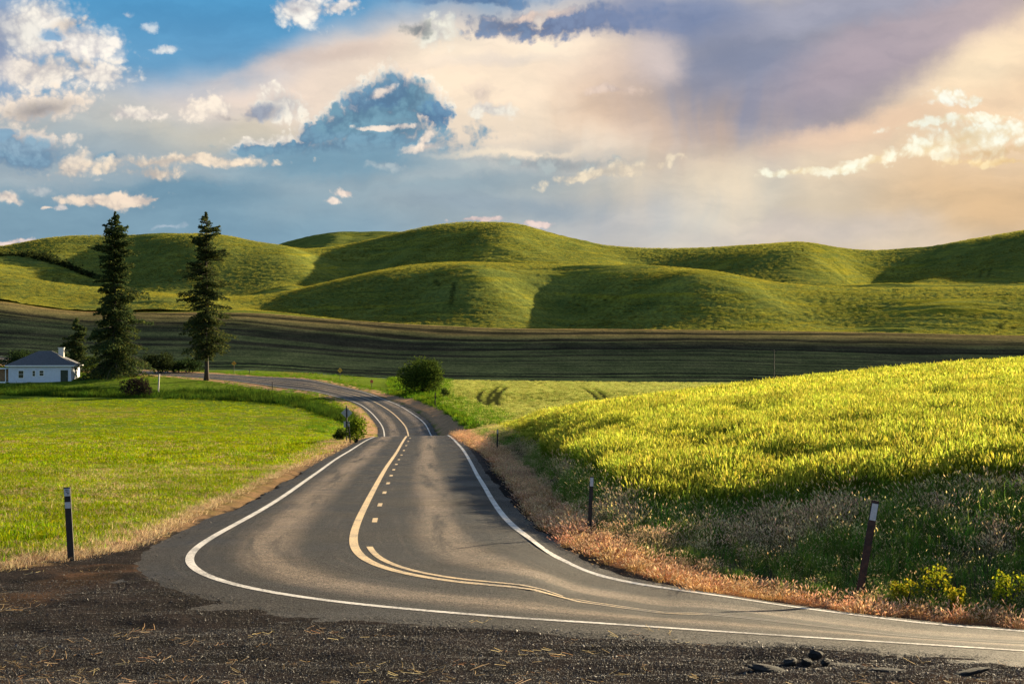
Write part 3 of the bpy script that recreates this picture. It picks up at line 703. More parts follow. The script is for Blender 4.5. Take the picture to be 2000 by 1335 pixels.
base = t.mix(1.0, base, t.node('ShaderNodeCombineColor', {0: t.ramp(grit, 0.34, 0.68, 0.12, 2.3), 1: t.ramp(grit, 0.34, 0.68, 0.14, 2.2), 2: t.ramp(grit, 0.34, 0.68, 0.16, 2.1)}).outputs[0], 'MULTIPLY')
grit3 = t.noise(P, 15, 4, 0.7); stain = t.noise(t.vmath('ADD', P, (7.0, 3.0, 0.0)), 1.1, 5, 0.65)
g3 = t.math('MULTIPLY', t.ramp(grit3, 0.28, 0.72, 0.55, 1.5), t.ramp(stain, 0.3, 0.7, 0.78, 1.22))
base = t.vmath('MULTIPLY', base, t.node('ShaderNodeCombineXYZ', {0: g3, 1: g3, 2: g3}).outputs[0])
# cracks: a wandering seam along the outer shoulder, and a net of fine ones
wob = t.math('MULTIPLY', t.math('SUBTRACT', t.noise(P, 0.6, 5, 0.6), 0.5), 1.3)
seam = t.ramp(t.math('ABSOLUTE', t.math('ADD', t.math('ADD', sx[1], 4.05), wob)), 0.012, 0.05, 1.0, 0.0)
vor = t.node('ShaderNodeTexVoronoi', {'Vector': t.vmath('ADD', P, t.vmath('MULTIPLY', t.noise(P, 1.5, 4, 0.6, color=True), (1.2, 1.2, 0.0))), 'Scale': 0.22}, feature='DISTANCE_TO_EDGE')
crack = t.math('MULTIPLY', t.ramp(vor.outputs['Distance'], 0.0, 0.006, 1.0, 0.0), t.ramp(stain, 0.42, 0.6))
base = t.mix(t.math('MAXIMUM', t.math('MULTIPLY', seam, 0.85), t.math('MULTIPLY', crack, 0.7)), base, (0.005, 0.005, 0.005, 1))
b = t.node('ShaderNodeBsdfPrincipled', {'Base Color': base, 'Roughness': t.ramp(patch, 0.3, 0.7, 0.56, 0.72), 'Specular IOR Level': t.ramp(grit, 0.40, 0.66, 0.03, 0.34)})
hh = t.math('ADD', t.math('ADD', grit, t.math('MULTIPLY', grit2, 0.4)), t.math('MULTIPLY', grit3, 0.5))
t.l.new(t.node('ShaderNodeBump', {'Height': hh, 'Strength': 1.0, 'Distance': 0.02}).outputs[0], b.inputs['Normal'])
t.node('ShaderNodeOutputMaterial', {0: b.outputs[0]})
asphalt = m
tag(link('road', npmesh('road', V_, F_, smooth=True, uv=st), asphalt), kind='structure')

def paint(name, rgb, wear, fade=0.0):
    m, t = new_mat(name); P = t.node('ShaderNodeNewGeometry').outputs['Position']
    n1 = t.noise(P, 25, 5, 0.7); n2 = t.noise(P, 1.2, 4, 0.6)
    along_ = t.node('ShaderNodeSeparateXYZ', {0: t.node('ShaderNodeAttribute', attribute_name='st').outputs['Vector']}).outputs[0]
    k = t.ramp(t.math('SUBTRACT', t.math('ADD', n1, t.math('MULTIPLY', n2, 0.5)), t.ramp(along_, 3.0, 18.0, fade, 0.0)), wear, wear + 0.3)
    c = t.mix(k, (0.10, 0.09, 0.08, 1), rgb + (1,))
    b = t.node('ShaderNodeBsdfPrincipled', {'Base Color': c, 'Roughness': 0.6})
    t.l.new(t.node('ShaderNodeBump', {'Height': t.noise(P, 80, 3, 0.8), 'Strength': 0.5, 'Distance': 0.01}).outputs[0], b.inputs['Normal'])
    t.node('ShaderNodeOutputMaterial', {0: b.outputs[0]}); return m
white_paint = paint('white_road_paint', (0.60, 0.56, 0.50), 0.55, 0.08)
yellow_paint = paint('yellow_road_paint', (0.60, 0.43, 0.22), 0.52, 0.40)
def strip_obj(name, i0, i1, o0, o1, mat, lift=0.026):
    a, b, s = ribbon(i0, i1, [o0, o0 * .5 + o1 * .5, o1], lift)
    return tag(link(name, npmesh(name, a, b, smooth=True, uv=s), mat), kind='structure')
wl = 0.075
strip_obj('road_edge_line', 0, N, -DL - wl, -DL + wl, white_paint)
strip_obj('road_edge_line', 0, N, DR - wl, DR + wl, white_paint)
z0 = np.zeros(N)
strip_obj('road_centre_line', 0, N, z0 - 0.19, z0 - 0.02, yellow_paint)
uc = U0 + F * CEN[:, 0] / CEN[:, 1]
cz = H(CEN[:, 0], CEN[:, 1]); vc = V0 - F * cz / CEN[:, 1]
i_ap = int(np.argmin(np.where(CEN[:, 1] < 60, uc, 9e9)))
strip_obj('road_centre_line', 0, i_ap - 3, z0 + 0.12, z0 + 0.24, yellow_paint)
# broken line beside the solid one, on the driver's side after the bend
vv, ff, ss = [], [], []; b0 = 0; i = i_ap + 10
while i < N and CEN[i, 1] < 118:
    a, b, s = ribbon(i, min(i + 4, N), [z0 + 0.22, z0 + 0.34], 0.026)
    vv.append(a); ff.append(b + b0); ss.append(s); b0 += len(a); i += 11 + int(CEN[i, 1] / 12)
tag(link('road_broken_line', npmesh('road_broken_line', np.concatenate(vv), np.concatenate(ff), smooth=True, uv=np.concatenate(ss)), yellow_paint), kind='structure')

# ------------------------------------------------------------------ ground cover: tufts scattered as stuff
def tuft(name, n, h, wid, spread, lean, cols, head=None, seg=3, hvar=0.3, leaf=0, seed=1):
    """a tuft of blades, each a tapering strip that bends; head: (length, width, colours) for ears or seed heads"""
    r = np.random.default_rng(seed); V, Fq, Ft, C = [], [], [], []
    def strip(p, yaw, L, w0, bend, col, taper=True, z0=0.0, out0=0.0):
        b = len(V); d = np.array([math.cos(yaw), math.sin(yaw)]); sd = np.array([-d[1], d[0]])
        tw = r.uniform(0, math.pi); sd = np.array([math.cos(tw), math.sin(tw)])
        q = None
        for k in range(seg + 1):
            t = k / seg; x = p[0] + d[0] * (out0 + bend * t * t) * L; y = p[1] + d[1] * (out0 + bend * t * t) * L
            z = z0 + L * (t - 0.35 * bend * t * t); w = w0 * (1 - 0.85 * t if taper else 1.0)
            V.append((x - sd[0] * w, y - sd[1] * w, z)); V.append((x + sd[0] * w, y + sd[1] * w, z)); C.extend([col, col]); q = (x, y, z)
        for k in range(seg): Fq.append((b + 2 * k, b + 2 * k + 1, b + 2 * k + 3, b + 2 * k + 2))
        return q, d
    for i in range(n):
        rad = spread * math.sqrt(r.random()); an = r.uniform(0, 6.283); p = (rad * math.cos(an), rad * math.sin(an))
        L = h * (1 - hvar * r.random()); col = np.array(cols[r.integers(len(cols))]) * r.uniform(0.75, 1.25)
        yaw = an + r.normal(0, 0.9); bend = abs(r.normal(lean, lean * 0.6))
        tip, d = strip(p, yaw, L, wid * r.uniform(0.7, 1.2), bend, col)
        for k in range(leaf):
            strip(p, r.uniform(0, 6.283), L * r.uniform(0.3, 0.5), wid * 1.6, r.uniform(0.5, 1.1), np.array(cols[r.integers(len(cols))]) * r.uniform(0.7, 1.2), True, L * r.uniform(0.1, 0.55))
        if head:
            hl, hw, hc = head; hcol = np.array(hc[r.integers(len(hc))]) * r.uniform(0.8, 1.25); hl = hl * r.uniform(0.7, 1.2)
            for m in range(2):
                a = r.uniform(0, 3.14) ; s2 = np.array([math.cos(a), math.sin(a), 0]) * hw; b = len(V); t0 = np.array(tip)
                ax = np.array([d[0] * (0.2 + bend), d[1] * (0.2 + bend), 0.8]); ax /= np.linalg.norm(ax)
                for q in (t0 - ax * 0.02, t0 + ax * hl * 0.45 + s2, t0 + ax * hl, t0 + ax * hl * 0.45 - s2): V.append(tuple(q)); C.append(hcol)
                Fq.append((b, b + 1, b + 2, b + 3))
    return npmesh(name, np.array(V), np.array(Fq), np.array(C))
def kinds(name, mat, meshes):
    c = bpy.data.collections.new(name)
    for i, me in enumerate(meshes):
        me.materials.append(mat); o = bpy.data.objects.new(name + '_tuft', me); c.objects.link(o)
    return c
def scatter(name, X, Y, Zp, scale, coll, label, cat, tilt=0.12, kind='stuff', lift=0.0):
    n = len(X); me = bpy.data.meshes.new(name); me.vertices.add(n)
    co = np.stack([X, Y, Zp + lift], 1).astype(np.float32); me.vertices.foreach_set('co', co.ravel())
    rot = np.stack([rng.normal(0, tilt, n), rng.normal(0, tilt, n), rng.uniform(0, 6.283, n)], 1).astype(np.float32)
    a = me.attributes.new('rot', 'FLOAT_VECTOR', 'POINT'); a.data.foreach_set('vector', rot.ravel())
    a = me.attributes.new('siz', 'FLOAT', 'POINT'); a.data.foreach_set('value', np.asarray(scale, np.float32))
    a = me.attributes.new('pick', 'INT', 'POINT'); a.data.foreach_set('value', rng.integers(0, len(coll.objects), n).astype(np.int32))
    o = link(name, me)
    g = bpy.data.node_groups.new(name + '_scatter', 'GeometryNodeTree')
    g.interface.new_socket('Geometry', in_out='INPUT', socket_type='NodeSocketGeometry'); g.interface.new_socket('Geometry', in_out='OUTPUT', socket_type='NodeSocketGeometry')
    T = NT(g); gi = T.node('NodeGroupInput'); go = T.node('NodeGroupOutput')
    ci = T.node('GeometryNodeCollectionInfo'); ci.inputs['Collection'].default_value = coll; ci.inputs['Separate Children'].default_value = True; ci.inputs['Reset Children'].default_value = True
    na = lambda nm, ty: T.node('GeometryNodeInputNamedAttribute', {'Name': nm}, data_type=ty)
    ip = T.node('GeometryNodeInstanceOnPoints')
    T.l.new(gi.outputs[0], ip.inputs['Points']); T.l.new(ci.outputs[0], ip.inputs['Instance']); ip.inputs['Pick Instance'].default_value = True
    T.l.new(na('pick', 'INT').outputs[0], ip.inputs['Instance Index']); T.l.new(na('rot', 'FLOAT_VECTOR').outputs[0], ip.inputs['Rotation']); T.l.new(na('siz', 'FLOAT').outputs[0], ip.inputs['Scale'])
    T.l.new(ip.outputs[0], go.inputs[0])
    md = o.modifiers.new('scatter', 'NODES'); md.node_group = g
    print('scatter', name, n)
    return tag(o, label, cat, None, kind)
def sample(x0, x1, y0, y1, dens_fn, mask_fn, dmax):
    """random points of the plan, thinned to a density that falls with distance and kept where the mask says"""
    n = int((x1 - x0) * (y1 - y0) * dmax); X = rng.uniform(x0, x1, n); Y = rng.uniform(y0, y1, n)
    keep = rng.random(n) < dens_fn(X, Y) / dmax; X, Y = X[keep], Y[keep]
    u = U0 + F * X / Y; k = (u > -420) & (u < 2420); X, Y, u = X[k], Y[k], u[k]
    Z = H(X, Y); v = V0 - F * Z / Y
    k = mask_fn(X, Y, u, v); return X[k], Y[k], Z[k]
def seg_sample(bands, mask_fn, xr):
    out = []
    for (y0, y1, d) in bands:
        x0, x1 = xr(y0, y1); out.append(sample(x0, x1, y0, y1, lambda X, Y: np.full(len(X), d), mask_fn, d))
    return [np.concatenate(a) for a in zip(*out)]
RDF = lambda X, Y: road_dist(X, Y)[0]

wheat_leaf = leafy('wheat_blades', 0.6, 0.10, 0.30)
G1, G2, G3 = (0.120, 0.175, 0.012), (0.180, 0.205, 0.014), (0.075, 0.125, 0.012)
EAR = [(0.42, 0.43, 0.050), (0.34, 0.38, 0.042), (0.47, 0.45, 0.075)]
wheat_near = kinds('wheat_near', wheat_leaf, [tuft('wheat', 34, 0.86, 0.0055, 0.26, 0.10, [G1, G2, G3], (0.12, 0.011, EAR), 3, 0.22, 2, s) for s in (1, 2, 3)])
wheat_far = kinds('wheat_far', wheat_leaf, [tuft('wheat_clump', 40, 0.86, 0.012, 0.50, 0.14, [G1, G2, G3], (0.16, 0.022, EAR), 2, 0.25, 1, s) for s in (4, 5)])
wheat_low = kinds('wheat_low', wheat_leaf, [tuft('crop_clump', 40, 0.7, 0.014, 0.52, 0.2, [(0.16, 0.19, 0.03), (0.21, 0.23, 0.05), (0.12, 0.16, 0.02)], (0.16, 0.02, [(0.42, 0.42, 0.14), (0.36, 0.38, 0.10)]), 2, 0.25, 1, s) for s in (6, 7)])
def m_wheat(X, Y, u, v):
    n = fbm(X, Y, 1.6, 91)
    return (u > 872) & (v < polyline_v(WHEAT_FOOT, u) + (n - 0.5) * 14) & (Y < 134) & (RDF(X, Y) > 6.2)
xr = lambda y0, y1: (-0.05 * y1, 0.53 * y1)
X, Y, Z = seg_sample([(24, 42, 15), (42, 62, 9)], m_wheat, xr)
scatter('wheat_crop', X, Y, Z, rng.uniform(0.85, 1.15, len(X)) * (0.62 + 0.62 * fbm(X, Y, 1.7, 92)), wheat_near, 'ripening wheat standing on the slope right of the road', 'wheat')
X, Y, Z = seg_sample([(62, 90, 3.6), (90, 134, 2.2)], m_wheat, xr)
scatter('wheat_crop', X, Y, Z, rng.uniform(0.85, 1.15, len(X)) * (0.78 + 0.34 * fbm(X, Y, 2.6, 93)) * np.clip((RDF(X, Y) - 4.5) / 6.0, 0.35, 1), wheat_far, 'ripening wheat on the brow of the slope right of the road', 'wheat')
def tram_d(X, Y):
    d = np.full(len(X), 1e9)
    for line in TRAMS:
        A = np.array(line)
        for a, b in zip(A[:-1], A[1:]):
            ab = b - a; tt = np.clip(((X - a[0]) * ab[0] + (Y - a[1]) * ab[1]) / (ab @ ab), 0, 1)
            d = np.minimum(d, np.hypot(X - a[0] - tt * ab[0], Y - a[1] - tt * ab[1]))
    return d
# the crop standing on the hills, thin and coarse because it is far off
hill_leaf = leafy('hill_blades', 0.6, 0.04, 0.10)
hillc = kinds('wheat_hillside', hill_leaf, [tuft('hill_clump', 26, 0.72, 0.040, 0.95, 0.16, [(0.100, 0.128, 0.032), (0.13, 0.145, 0.032), (0.075, 0.105, 0.032)], (0.24, 0.040, [(0.34, 0.30, 0.045), (0.28, 0.265, 0.04)]), 2, 0.3, 0, s) for s in (8, 9)])
def m_hill(X, Y, u, Z): return (u > -120) & (u < 2120) & (rng.random(len(X)) < 0.5 + 0.7 * sstep(fbm(Z * 2.6 + fbm(X, Y, 60, 113) * 22, X * 0.012 + Y * 0.01, 1.6, 112, 3), 0.36, 0.66))
def hz(y0, y1, d):
    n = int((0.41 * y1 * 2) * (y1 - y0) * d); X = rng.uniform(-0.42 * y1, 0.42 * y1, n); Y = rng.uniform(y0, y1, n); u = U0 + F * X / Y
    ly = np.log(Y); Z = np.empty(n); K = np.empty(n)
    for s in range(0, n, 40000): Z[s:s + 40000], K[s:s + 40000] = loft(u[s:s + 40000], ly[s:s + 40000])
    k = m_hill(X, Y, u, Z) & (K > 16.0) & (((K < 17.06)) | ((K > 17.9) & (K < 20.05)))
    return X[k], Y[k], Z[k]
X, Y, Z = [np.concatenate(a) for a in zip(hz(420, 640, 0.55), hz(640, 960, 0.28))]
scatter('hill_wheat', X, Y, Z, rng.uniform(0.8, 1.2, len(X)) * (0.42 + Y / 2200), hillc, 'wheat growing over the rolling hills', 'wheat')
def m_low(X, Y, u, v): return (u > 862) & (u < 1500) & (RDF(X, Y) > 7.5) & (tram_d(X, Y) > 0.62)
X, Y, Z = seg_sample([(134, 200, 2.0), (200, 288, 1.6)], m_low, lambda a, b: (-0.06 * b, 0.19 * b))
scatter('wheat_crop', X, Y, Z, rng.uniform(0.40, 0.55, len(X)), wheat_low, 'pale green crop in the hollow field behind the wheat slope', 'wheat')

# left field: short bright crop with bleached stubble showing
crop_leaf = leafy('field_leaves', 0.5, 0.12, 0.35)
L1, L2, L3, L4 = (0.165, 0.225, 0.004), (0.24, 0.25, 0.005), (0.085, 0.150, 0.006), (0.36, 0.28, 0.11)
crop_near = kinds('crop_near', crop_leaf, [tuft('seedlings', 26, 0.13, 0.010, 0.20, 0.6, [L1, L2, L3, L1], None, 2, 0.6, 0, s) for s in (11, 12)] + [tuft('seedlings', 22, 0.12, 0.011, 0.20, 0.8, [L1, L2, L1, L4], None, 2, 0.6, 0, 13)])
crop_far = kinds('crop_far', crop_leaf, [tuft('seedling_clump', 30, 0.16, 0.026, 0.5, 0.6, [L1, L2, L3, L1], None, 2, 0.6, 0, s) for s in (14, 15)])
straw_leaf = leafy('dry_straw', 0.35, 0.10, 0.35)
S1, S2, S3 = (0.50, 0.36, 0.19), (0.33, 0.21, 0.11), (0.62, 0.48, 0.28)
straw_near = kinds('straw', straw_leaf, [tuft('straw', 14, 0.16, 0.0045, 0.20, 1.1, [S1, S2, S3], None, 2, 0.6, 0, s) for s in (21, 22)])
straw_far = kinds('straw_far', straw_leaf, [tuft('straw', 16, 0.18, 0.012, 0.45, 1.0, [S1, S2, S3], None, 2, 0.6, 0, 23)])
def m_left(X, Y, u, v):
    j = (fbm(X, Y, 0.7, 5) - 0.5) * 30
    thin = fbm(X * 0.6, Y, 4.5, 141)
    return (u < 740) & (polyline_v(LEFT_EDGE, u) - v + j > 14) & (RDF(X, Y) > 4.6) & (rng.random(len(X)) < 0.35 + 0.65 * sstep(thin, 0.38, 0.52))
xl = lambda a, b: (-0.50 * b, -0.07 * a)
X, Y, Z = seg_sample([(22, 40, 30), (40, 66, 15)], m_left, xl)
scatter('field_crop', X, Y, Z, rng.uniform(0.6, 1.25, len(X)) * (0.6 + 0.8 * fbm(X, Y, 2.5, 94)), crop_near, 'short bright green crop in the field left of the road', 'crop')
X, Y, Z = seg_sample([(66, 120, 3.2), (120, 226, 1.5)], m_left, xl)
scatter('field_crop', X, Y, Z, rng.uniform(0.6, 1.2, len(X)), crop_far, 'green crop in the far part of the left field', 'crop')
def m_straw(X, Y, u, v):
    e = polyline_v(LEFT_EDGE, u) - v; n = fbm(X, Y, 1.1, 96)
    return (u < 745) & (e > -6) & (RDF(X, Y) > 4.1) & (rng.random(len(X)) < np.where(e < 34, 0.95, np.where(n > 0.54, 0.42, 0.15) * np.where(Y > 66, 0.33, 1.0)))
X, Y, Z = seg_sample([(22, 40, 60), (40, 66, 30)], m_straw, xl)
scatter('dry_straw', X, Y, Z, rng.uniform(0.6, 1.2, len(X)), straw_near, 'bleached straw along the edge of the left field', 'straw')
X, Y, Z = seg_sample([(66, 118, 9.0), (118, 210, 2.7)], m_straw, xl)
scatter('dry_straw', X, Y, Z, rng.uniform(0.6, 1.2, len(X)), straw_far, 'bleached straw strewn over the far left field', 'straw')

# right verge: tawny brome, weeds on the bank
D1, D2, D3 = (0.46, 0.23, 0.08), (0.54, 0.31, 0.12), (0.36, 0.16, 0.05)
DH = [(0.72, 0.52, 0.32), (0.66, 0.46, 0.28), (0.55, 0.34, 0.19)]
brome = kinds('brome', straw_leaf, [tuft('brome', 30, hh_, 0.0026, 0.19, ln_, [D1, D2, D3], (0.045, 0.009, DH), 3, 0.65, 0, s) for s, hh_, ln_ in ((31, 0.20, 0.6), (32, 0.15, 0.9), (33, 0.24, 0.8))])
def m_verge(X, Y, u, v):
    j = (fbm(X, Y, 0.8, 97) - 0.5) * 22
    return (u > 878) & (v < polyline_v(VERGE_IN, u) + j) & (v > polyline_v(VERGE_OUT, u) + j * 0.6 - 6) & (Y < 125)
xv = lambda a, b: (-0.05 * b, 0.55 * b)
X, Y, Z = seg_sample([(19, 34, 34), (34, 60, 24), (60, 125, 10)], m_verge, xv)
scatter('dry_grass', X, Y, Z, rng.uniform(0.35, 1.15, len(X)) * (0.55 + 0.75 * fbm(X, Y, 1.3, 121)) * (1 + Y / 160), brome, 'tawny dry grass along the right verge of the road', 'grass')
B1, B2, B3 = (0.085, 0.185, 0.022), (0.135, 0.22, 0.030), (0.20, 0.22, 0.065)
weed = kinds('bank_weeds', crop_leaf, [tuft('weed', 40, 0.62, 0.008, 0.28, ln_, [B1, B2, B1, B3], hd_, 3, 0.65, lf_, s) for s, ln_, hd_, lf_ in ((41, 0.35, None, 0), (42, 0.5, (0.06, 0.010, [(0.55, 0.45, 0.22)]), 0), (45, 0.25, None, 2))])
seedy = kinds('bank_seed_grass', straw_leaf, [tuft('seed_grass', 36, 0.55, 0.0035, 0.24, 0.4, [(0.24, 0.22, 0.08), (0.16, 0.19, 0.06), (0.30, 0.20, 0.10)], (0.075, 0.011, [(0.60, 0.46, 0.26), (0.66, 0.54, 0.30), (0.52, 0.35, 0.24)]), 3, 0.5, 0, s) for s in (43, 44)])
def m_bank(X, Y, u, v):
    return (u > 878) & (v < polyline_v(VERGE_OUT, u) + 2) & (v > polyline_v(WHEAT_FOOT, u) - 12) & (Y < 122)
X, Y, Z = seg_sample([(19, 40, 26), (40, 122, 10)], m_bank, xv)
u = U0 + F * X / Y; v = V0 - F * Z / Y
f = (polyline_v(VERGE_OUT, u) - v) / np.maximum(polyline_v(VERGE_OUT, u) - polyline_v(WHEAT_FOOT, u), 1)
pn = fbm(X, Y, 2.2, 98); gr = pn + 0.12 * (rng.random(len(X)) - 0.5)
sc = rng.uniform(0.5, 1.1, len(X)) * (0.45 + 0.75 * np.clip(f, 0, 1)) * np.where(Y > 50, 0.7, 1.0)
k = gr > 0.44 + 0.05 * (u < 1250)
scatter('bank_weeds', X[k], Y[k], Z[k], sc[k], weed, 'green weeds growing on the bank between verge and wheat', 'weeds')
k2 = ~k & (rng.random(len(X)) < 0.8)
scatter('seed_grass', X[k2], Y[k2], Z[k2], sc[k2], seedy, 'pinkish seeding grass on the bank below the wheat', 'grass')

broad_dull = leafy('shaded_ditch_leaves', 0.25, 0.10, 0.3)
# lawn and rough grass round the farm and the far bend
rough = kinds('rough_grass', crop_leaf, [tuft('rough', 34, 0.42, 0.022, 0.45, 0.45, [(0.075, 0.15, 0.008), (0.11, 0.17, 0.010), (0.055, 0.11, 0.010)], None, 2, 0.6, 0, s) for s in (51, 52)])
def band(u, v, line, w): return np.abs(v - polyline_v(line, u)) < w
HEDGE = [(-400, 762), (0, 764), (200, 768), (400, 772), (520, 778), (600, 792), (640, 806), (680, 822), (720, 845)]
def m_rough(X, Y, u, v):
    d = RDF(X, Y); n = fbm(X, Y, 6, 99)
    strip_ = band(u, v, HEDGE, 8) & (u < 705)
    lawn = (u < 700) & (v < 772) & (n > 0.45) & (rng.random(len(X)) < 0.35)
    vr = (d < 12) & (u > 440)
    r2 = (u > 760) & (u < 880) & (v < 815) & (n > 0.35)
    return (d > 6.2) & (Y > 150) & (Y < 292) & (strip_ | lawn | vr | r2)
X, Y, Z = seg_sample([(150, 294, 1.6)], m_rough, lambda a, b: (-0.50 * b, 0.0))
u = U0 + F * X / Y; v = V0 - F * Z / Y
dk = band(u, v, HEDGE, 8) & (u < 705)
ditch = kinds('shaded_ditch_grass', broad_dull, [tuft('ditch', 40, 0.5, 0.022, 0.5, 0.35, [(0.05, 0.095, 0.010), (0.035, 0.07, 0.010), (0.07, 0.12, 0.012)], None, 2, 0.6, 0, s) for s in (53, 54)])  # tall grass, its greens darkened to paint the strip's shaded near side
scatter('shaded_ditch_grass', X[dk], Y[dk], Z[dk], rng.uniform(1.2, 2.6, dk.sum()) * (0.4 + fbm(X[dk], Y[dk], 7, 131)), ditch, 'tall grass along the ditch between lawn and field, shade painted into its greens', 'grass')
X, Y, Z, u = X[~dk], Y[~dk], Z[~dk], u[~dk]
sc = rng.uniform(0.6, 1.2, len(X)) * np.where(u > 760, 1.5, 0.7)
scatter('rough_grass', X, Y, Z, sc, rough, 'rough green grass round the farm lawn and far bend', 'grass')

# chips of gravel, and litter of stalks, on the shoulder in front
def chip(seed):
    r = np.random.default_rng(seed); bm = bmesh.new(); bmesh.ops.create_icosphere(bm, subdivisions=1, radius=1)
    for vv in bm.verts: vv.co = vv.co * r.uniform(0.7, 1.25); vv.co.z *= 0.65
    me = bpy.data.meshes.new('chip'); bm.to_mesh(me); bm.free()
    c = me.color_attributes.new('Col', 'FLOAT_COLOR', 'POINT'); g = r.uniform(0.7, 1.4)
    c.data.foreach_set('color', np.tile(np.array([0.030 * g, 0.026 * g, 0.024 * g, 1]), len(me.vertices)).astype(np.float32)); return me
chip_mat, t = new_mat('gravel_chips')
cc = t.node('ShaderNodeAttribute', attribute_name='Col').outputs['Color']; rr = t.node('ShaderNodeObjectInfo').outputs['Random']
hs = t.node('ShaderNodeHueSaturation', {'Value': t.ramp(t.math('POWER', rr, 3.0), 0, 1, 0.5, 2.3, False), 'Color': cc}).outputs[0]
t.node('ShaderNodeOutputMaterial', {0: t.node('ShaderNodeBsdfPrincipled', {'Base Color': hs, 'Roughness': 0.6, 'Specular IOR Level': 0.4}).outputs[0]})
chips = kinds('chips', chip_mat, [chip(s) for s in range(4)])
def m_grav(X, Y, u, v):
    d, ix = road_dist(X, Y)
    side_ = ((X - CEN[ix, 0]) * NRM[ix, 0] + (Y - CEN[ix, 1]) * NRM[ix, 1])
    lim = np.where(side_ < 0, DL[ix] + 0.6, DR[ix] + 0.45)
    ok = (v > polyline_v(LEFT_EDGE, u) - 3) | (u > 740)
    return (d > lim) & ok & ((side_ < 0) | (v > polyline_v(VERGE_IN, u) - 10)) & (Y < 70)
X, Y, Z = seg_sample([(11.5, 17, 1900), (17, 22, 700), (22, 34, 160), (34, 70, 20)], m_grav, lambda a, b: (-0.46 * b, 0.48 * b))
scatter('gravel', X, Y, Z + rough_z(X, Y, sstep(RDF(X, Y), 4.1, 3.3)), np.minimum(rng.lognormal(math.log(0.0038), 0.45, len(X)), 0.020) * (0.8 + Y / 60), chips, 'dark crushed gravel on the road shoulder', 'gravel', tilt=0.5, lift=0.004)
def stalk(seed):
    r = np.random.default_rng(seed); V, Fq, C = [], [], []
    for k in range(5):
        L = r.uniform(0.04, 0.20); a = r.uniform(0, 6.283); c = r.normal(0, 0.12, 2); kx = r.normal(0, 0.25); b = len(V); wd = r.uniform(0.0012, 0.0028); col = np.array([S1, S3, (0.42, 0.25, 0.11)][r.integers(3)]) * r.uniform(0.6, 1.2); z0 = r.uniform(0.003, 0.02); zr = abs(r.normal(0, 0.03))
        for q in range(5):
            t = q / 4 - 0.5; x, y = t * L, kx * L * t * t; p = (c[0] + x * math.cos(a) - y * math.sin(a), c[1] + x * math.sin(a) + y * math.cos(a)); n_ = (-math.sin(a) * wd, math.cos(a) * wd); z = z0 + zr * (t + 0.5)
            V += [(p[0] - n_[0], p[1] - n_[1], z), (p[0] + n_[0], p[1] + n_[1], z + 0.004)]; C += [col, col]
        Fq += [(b + 2 * q, b + 2 * q + 1, b + 2 * q + 3, b + 2 * q + 2) for q in range(4)]
    return npmesh('stalk', np.array(V), np.array(Fq), np.array(C))
stalks = kinds('stalks', straw_leaf, [stalk(s) for s in (61, 62, 63, 64)])
def m_lit(X, Y, u, v):
    n = fbm(X, Y, 1.8, 101) + 0.16 * sstep(-u, -620, 0) + 0.22 * sstep(v, 1270, 1330)
    return m_grav(X, Y, u, v) & (Y < 24) & (n > 0.60)
X, Y, Z = seg_sample([(11.5, 24, 5)], m_lit, lambda a, b: (-0.46 * b, 0.44 * b))
scatter('dry_stalks', X, Y, Z + rough_z(X, Y, sstep(RDF(X, Y), 4.1, 3.3)), rng.uniform(0.3, 1.0, len(X)), stalks, 'pale broken stalks littering the gravel shoulder', 'litter', tilt=0.10, lift=0.012)

# ------------------------------------------------------------------ trees and shrubs
needle = leafy('fir_needles', 0.32, 0.08, 0.05, rough=0.7); broad = leafy('shrub_leaves', 0.35, 0.10, 0.05, rough=0.6)
bark = simple('bark', (0.045, 0.034, 0.026), 0.9, 0.35, 3.0, bump=0.6)
def leaf_mesh(name, P, size, cols, r, up=0.35, aspect=2.2, dirs=None):
    """many small leaf or needle-spray faces at the points P"""
    n = len(P)
    a = r.normal(size=(n, 3)) if dirs is None else dirs + r.normal(scale=0.55, size=(n, 3))
    a /= np.linalg.norm(a, axis=1)[:, None]
    b = np.cross(a, r.normal(size=(n, 3)) * np.array([1, 1, 1 - up])); b /= np.linalg.norm(b, axis=1)[:, None] + 1e-9
    L = (size * r.uniform(0.6, 1.4, n))[:, None]; Wd = L / aspect
    V = np.stack([P - a * L * 0.5, P + b * Wd * 0.5 + a * L * 0.05, P + a * L * 0.5, P - b * Wd * 0.5 + a * L * 0.05], 1).reshape(-1, 3)
    Fq = np.arange(n * 4).reshape(n, 4)
    c = cols[r.integers(0, len(cols), n)] * r.uniform(0.7, 1.35, (n, 1))
    return npmesh(name, V, Fq, np.repeat(c, 4, axis=0))
FIRC = np.array([(0.036, 0.056, 0.020), (0.050, 0.068, 0.022), (0.027, 0.045, 0.020), (0.085, 0.095, 0.026)])
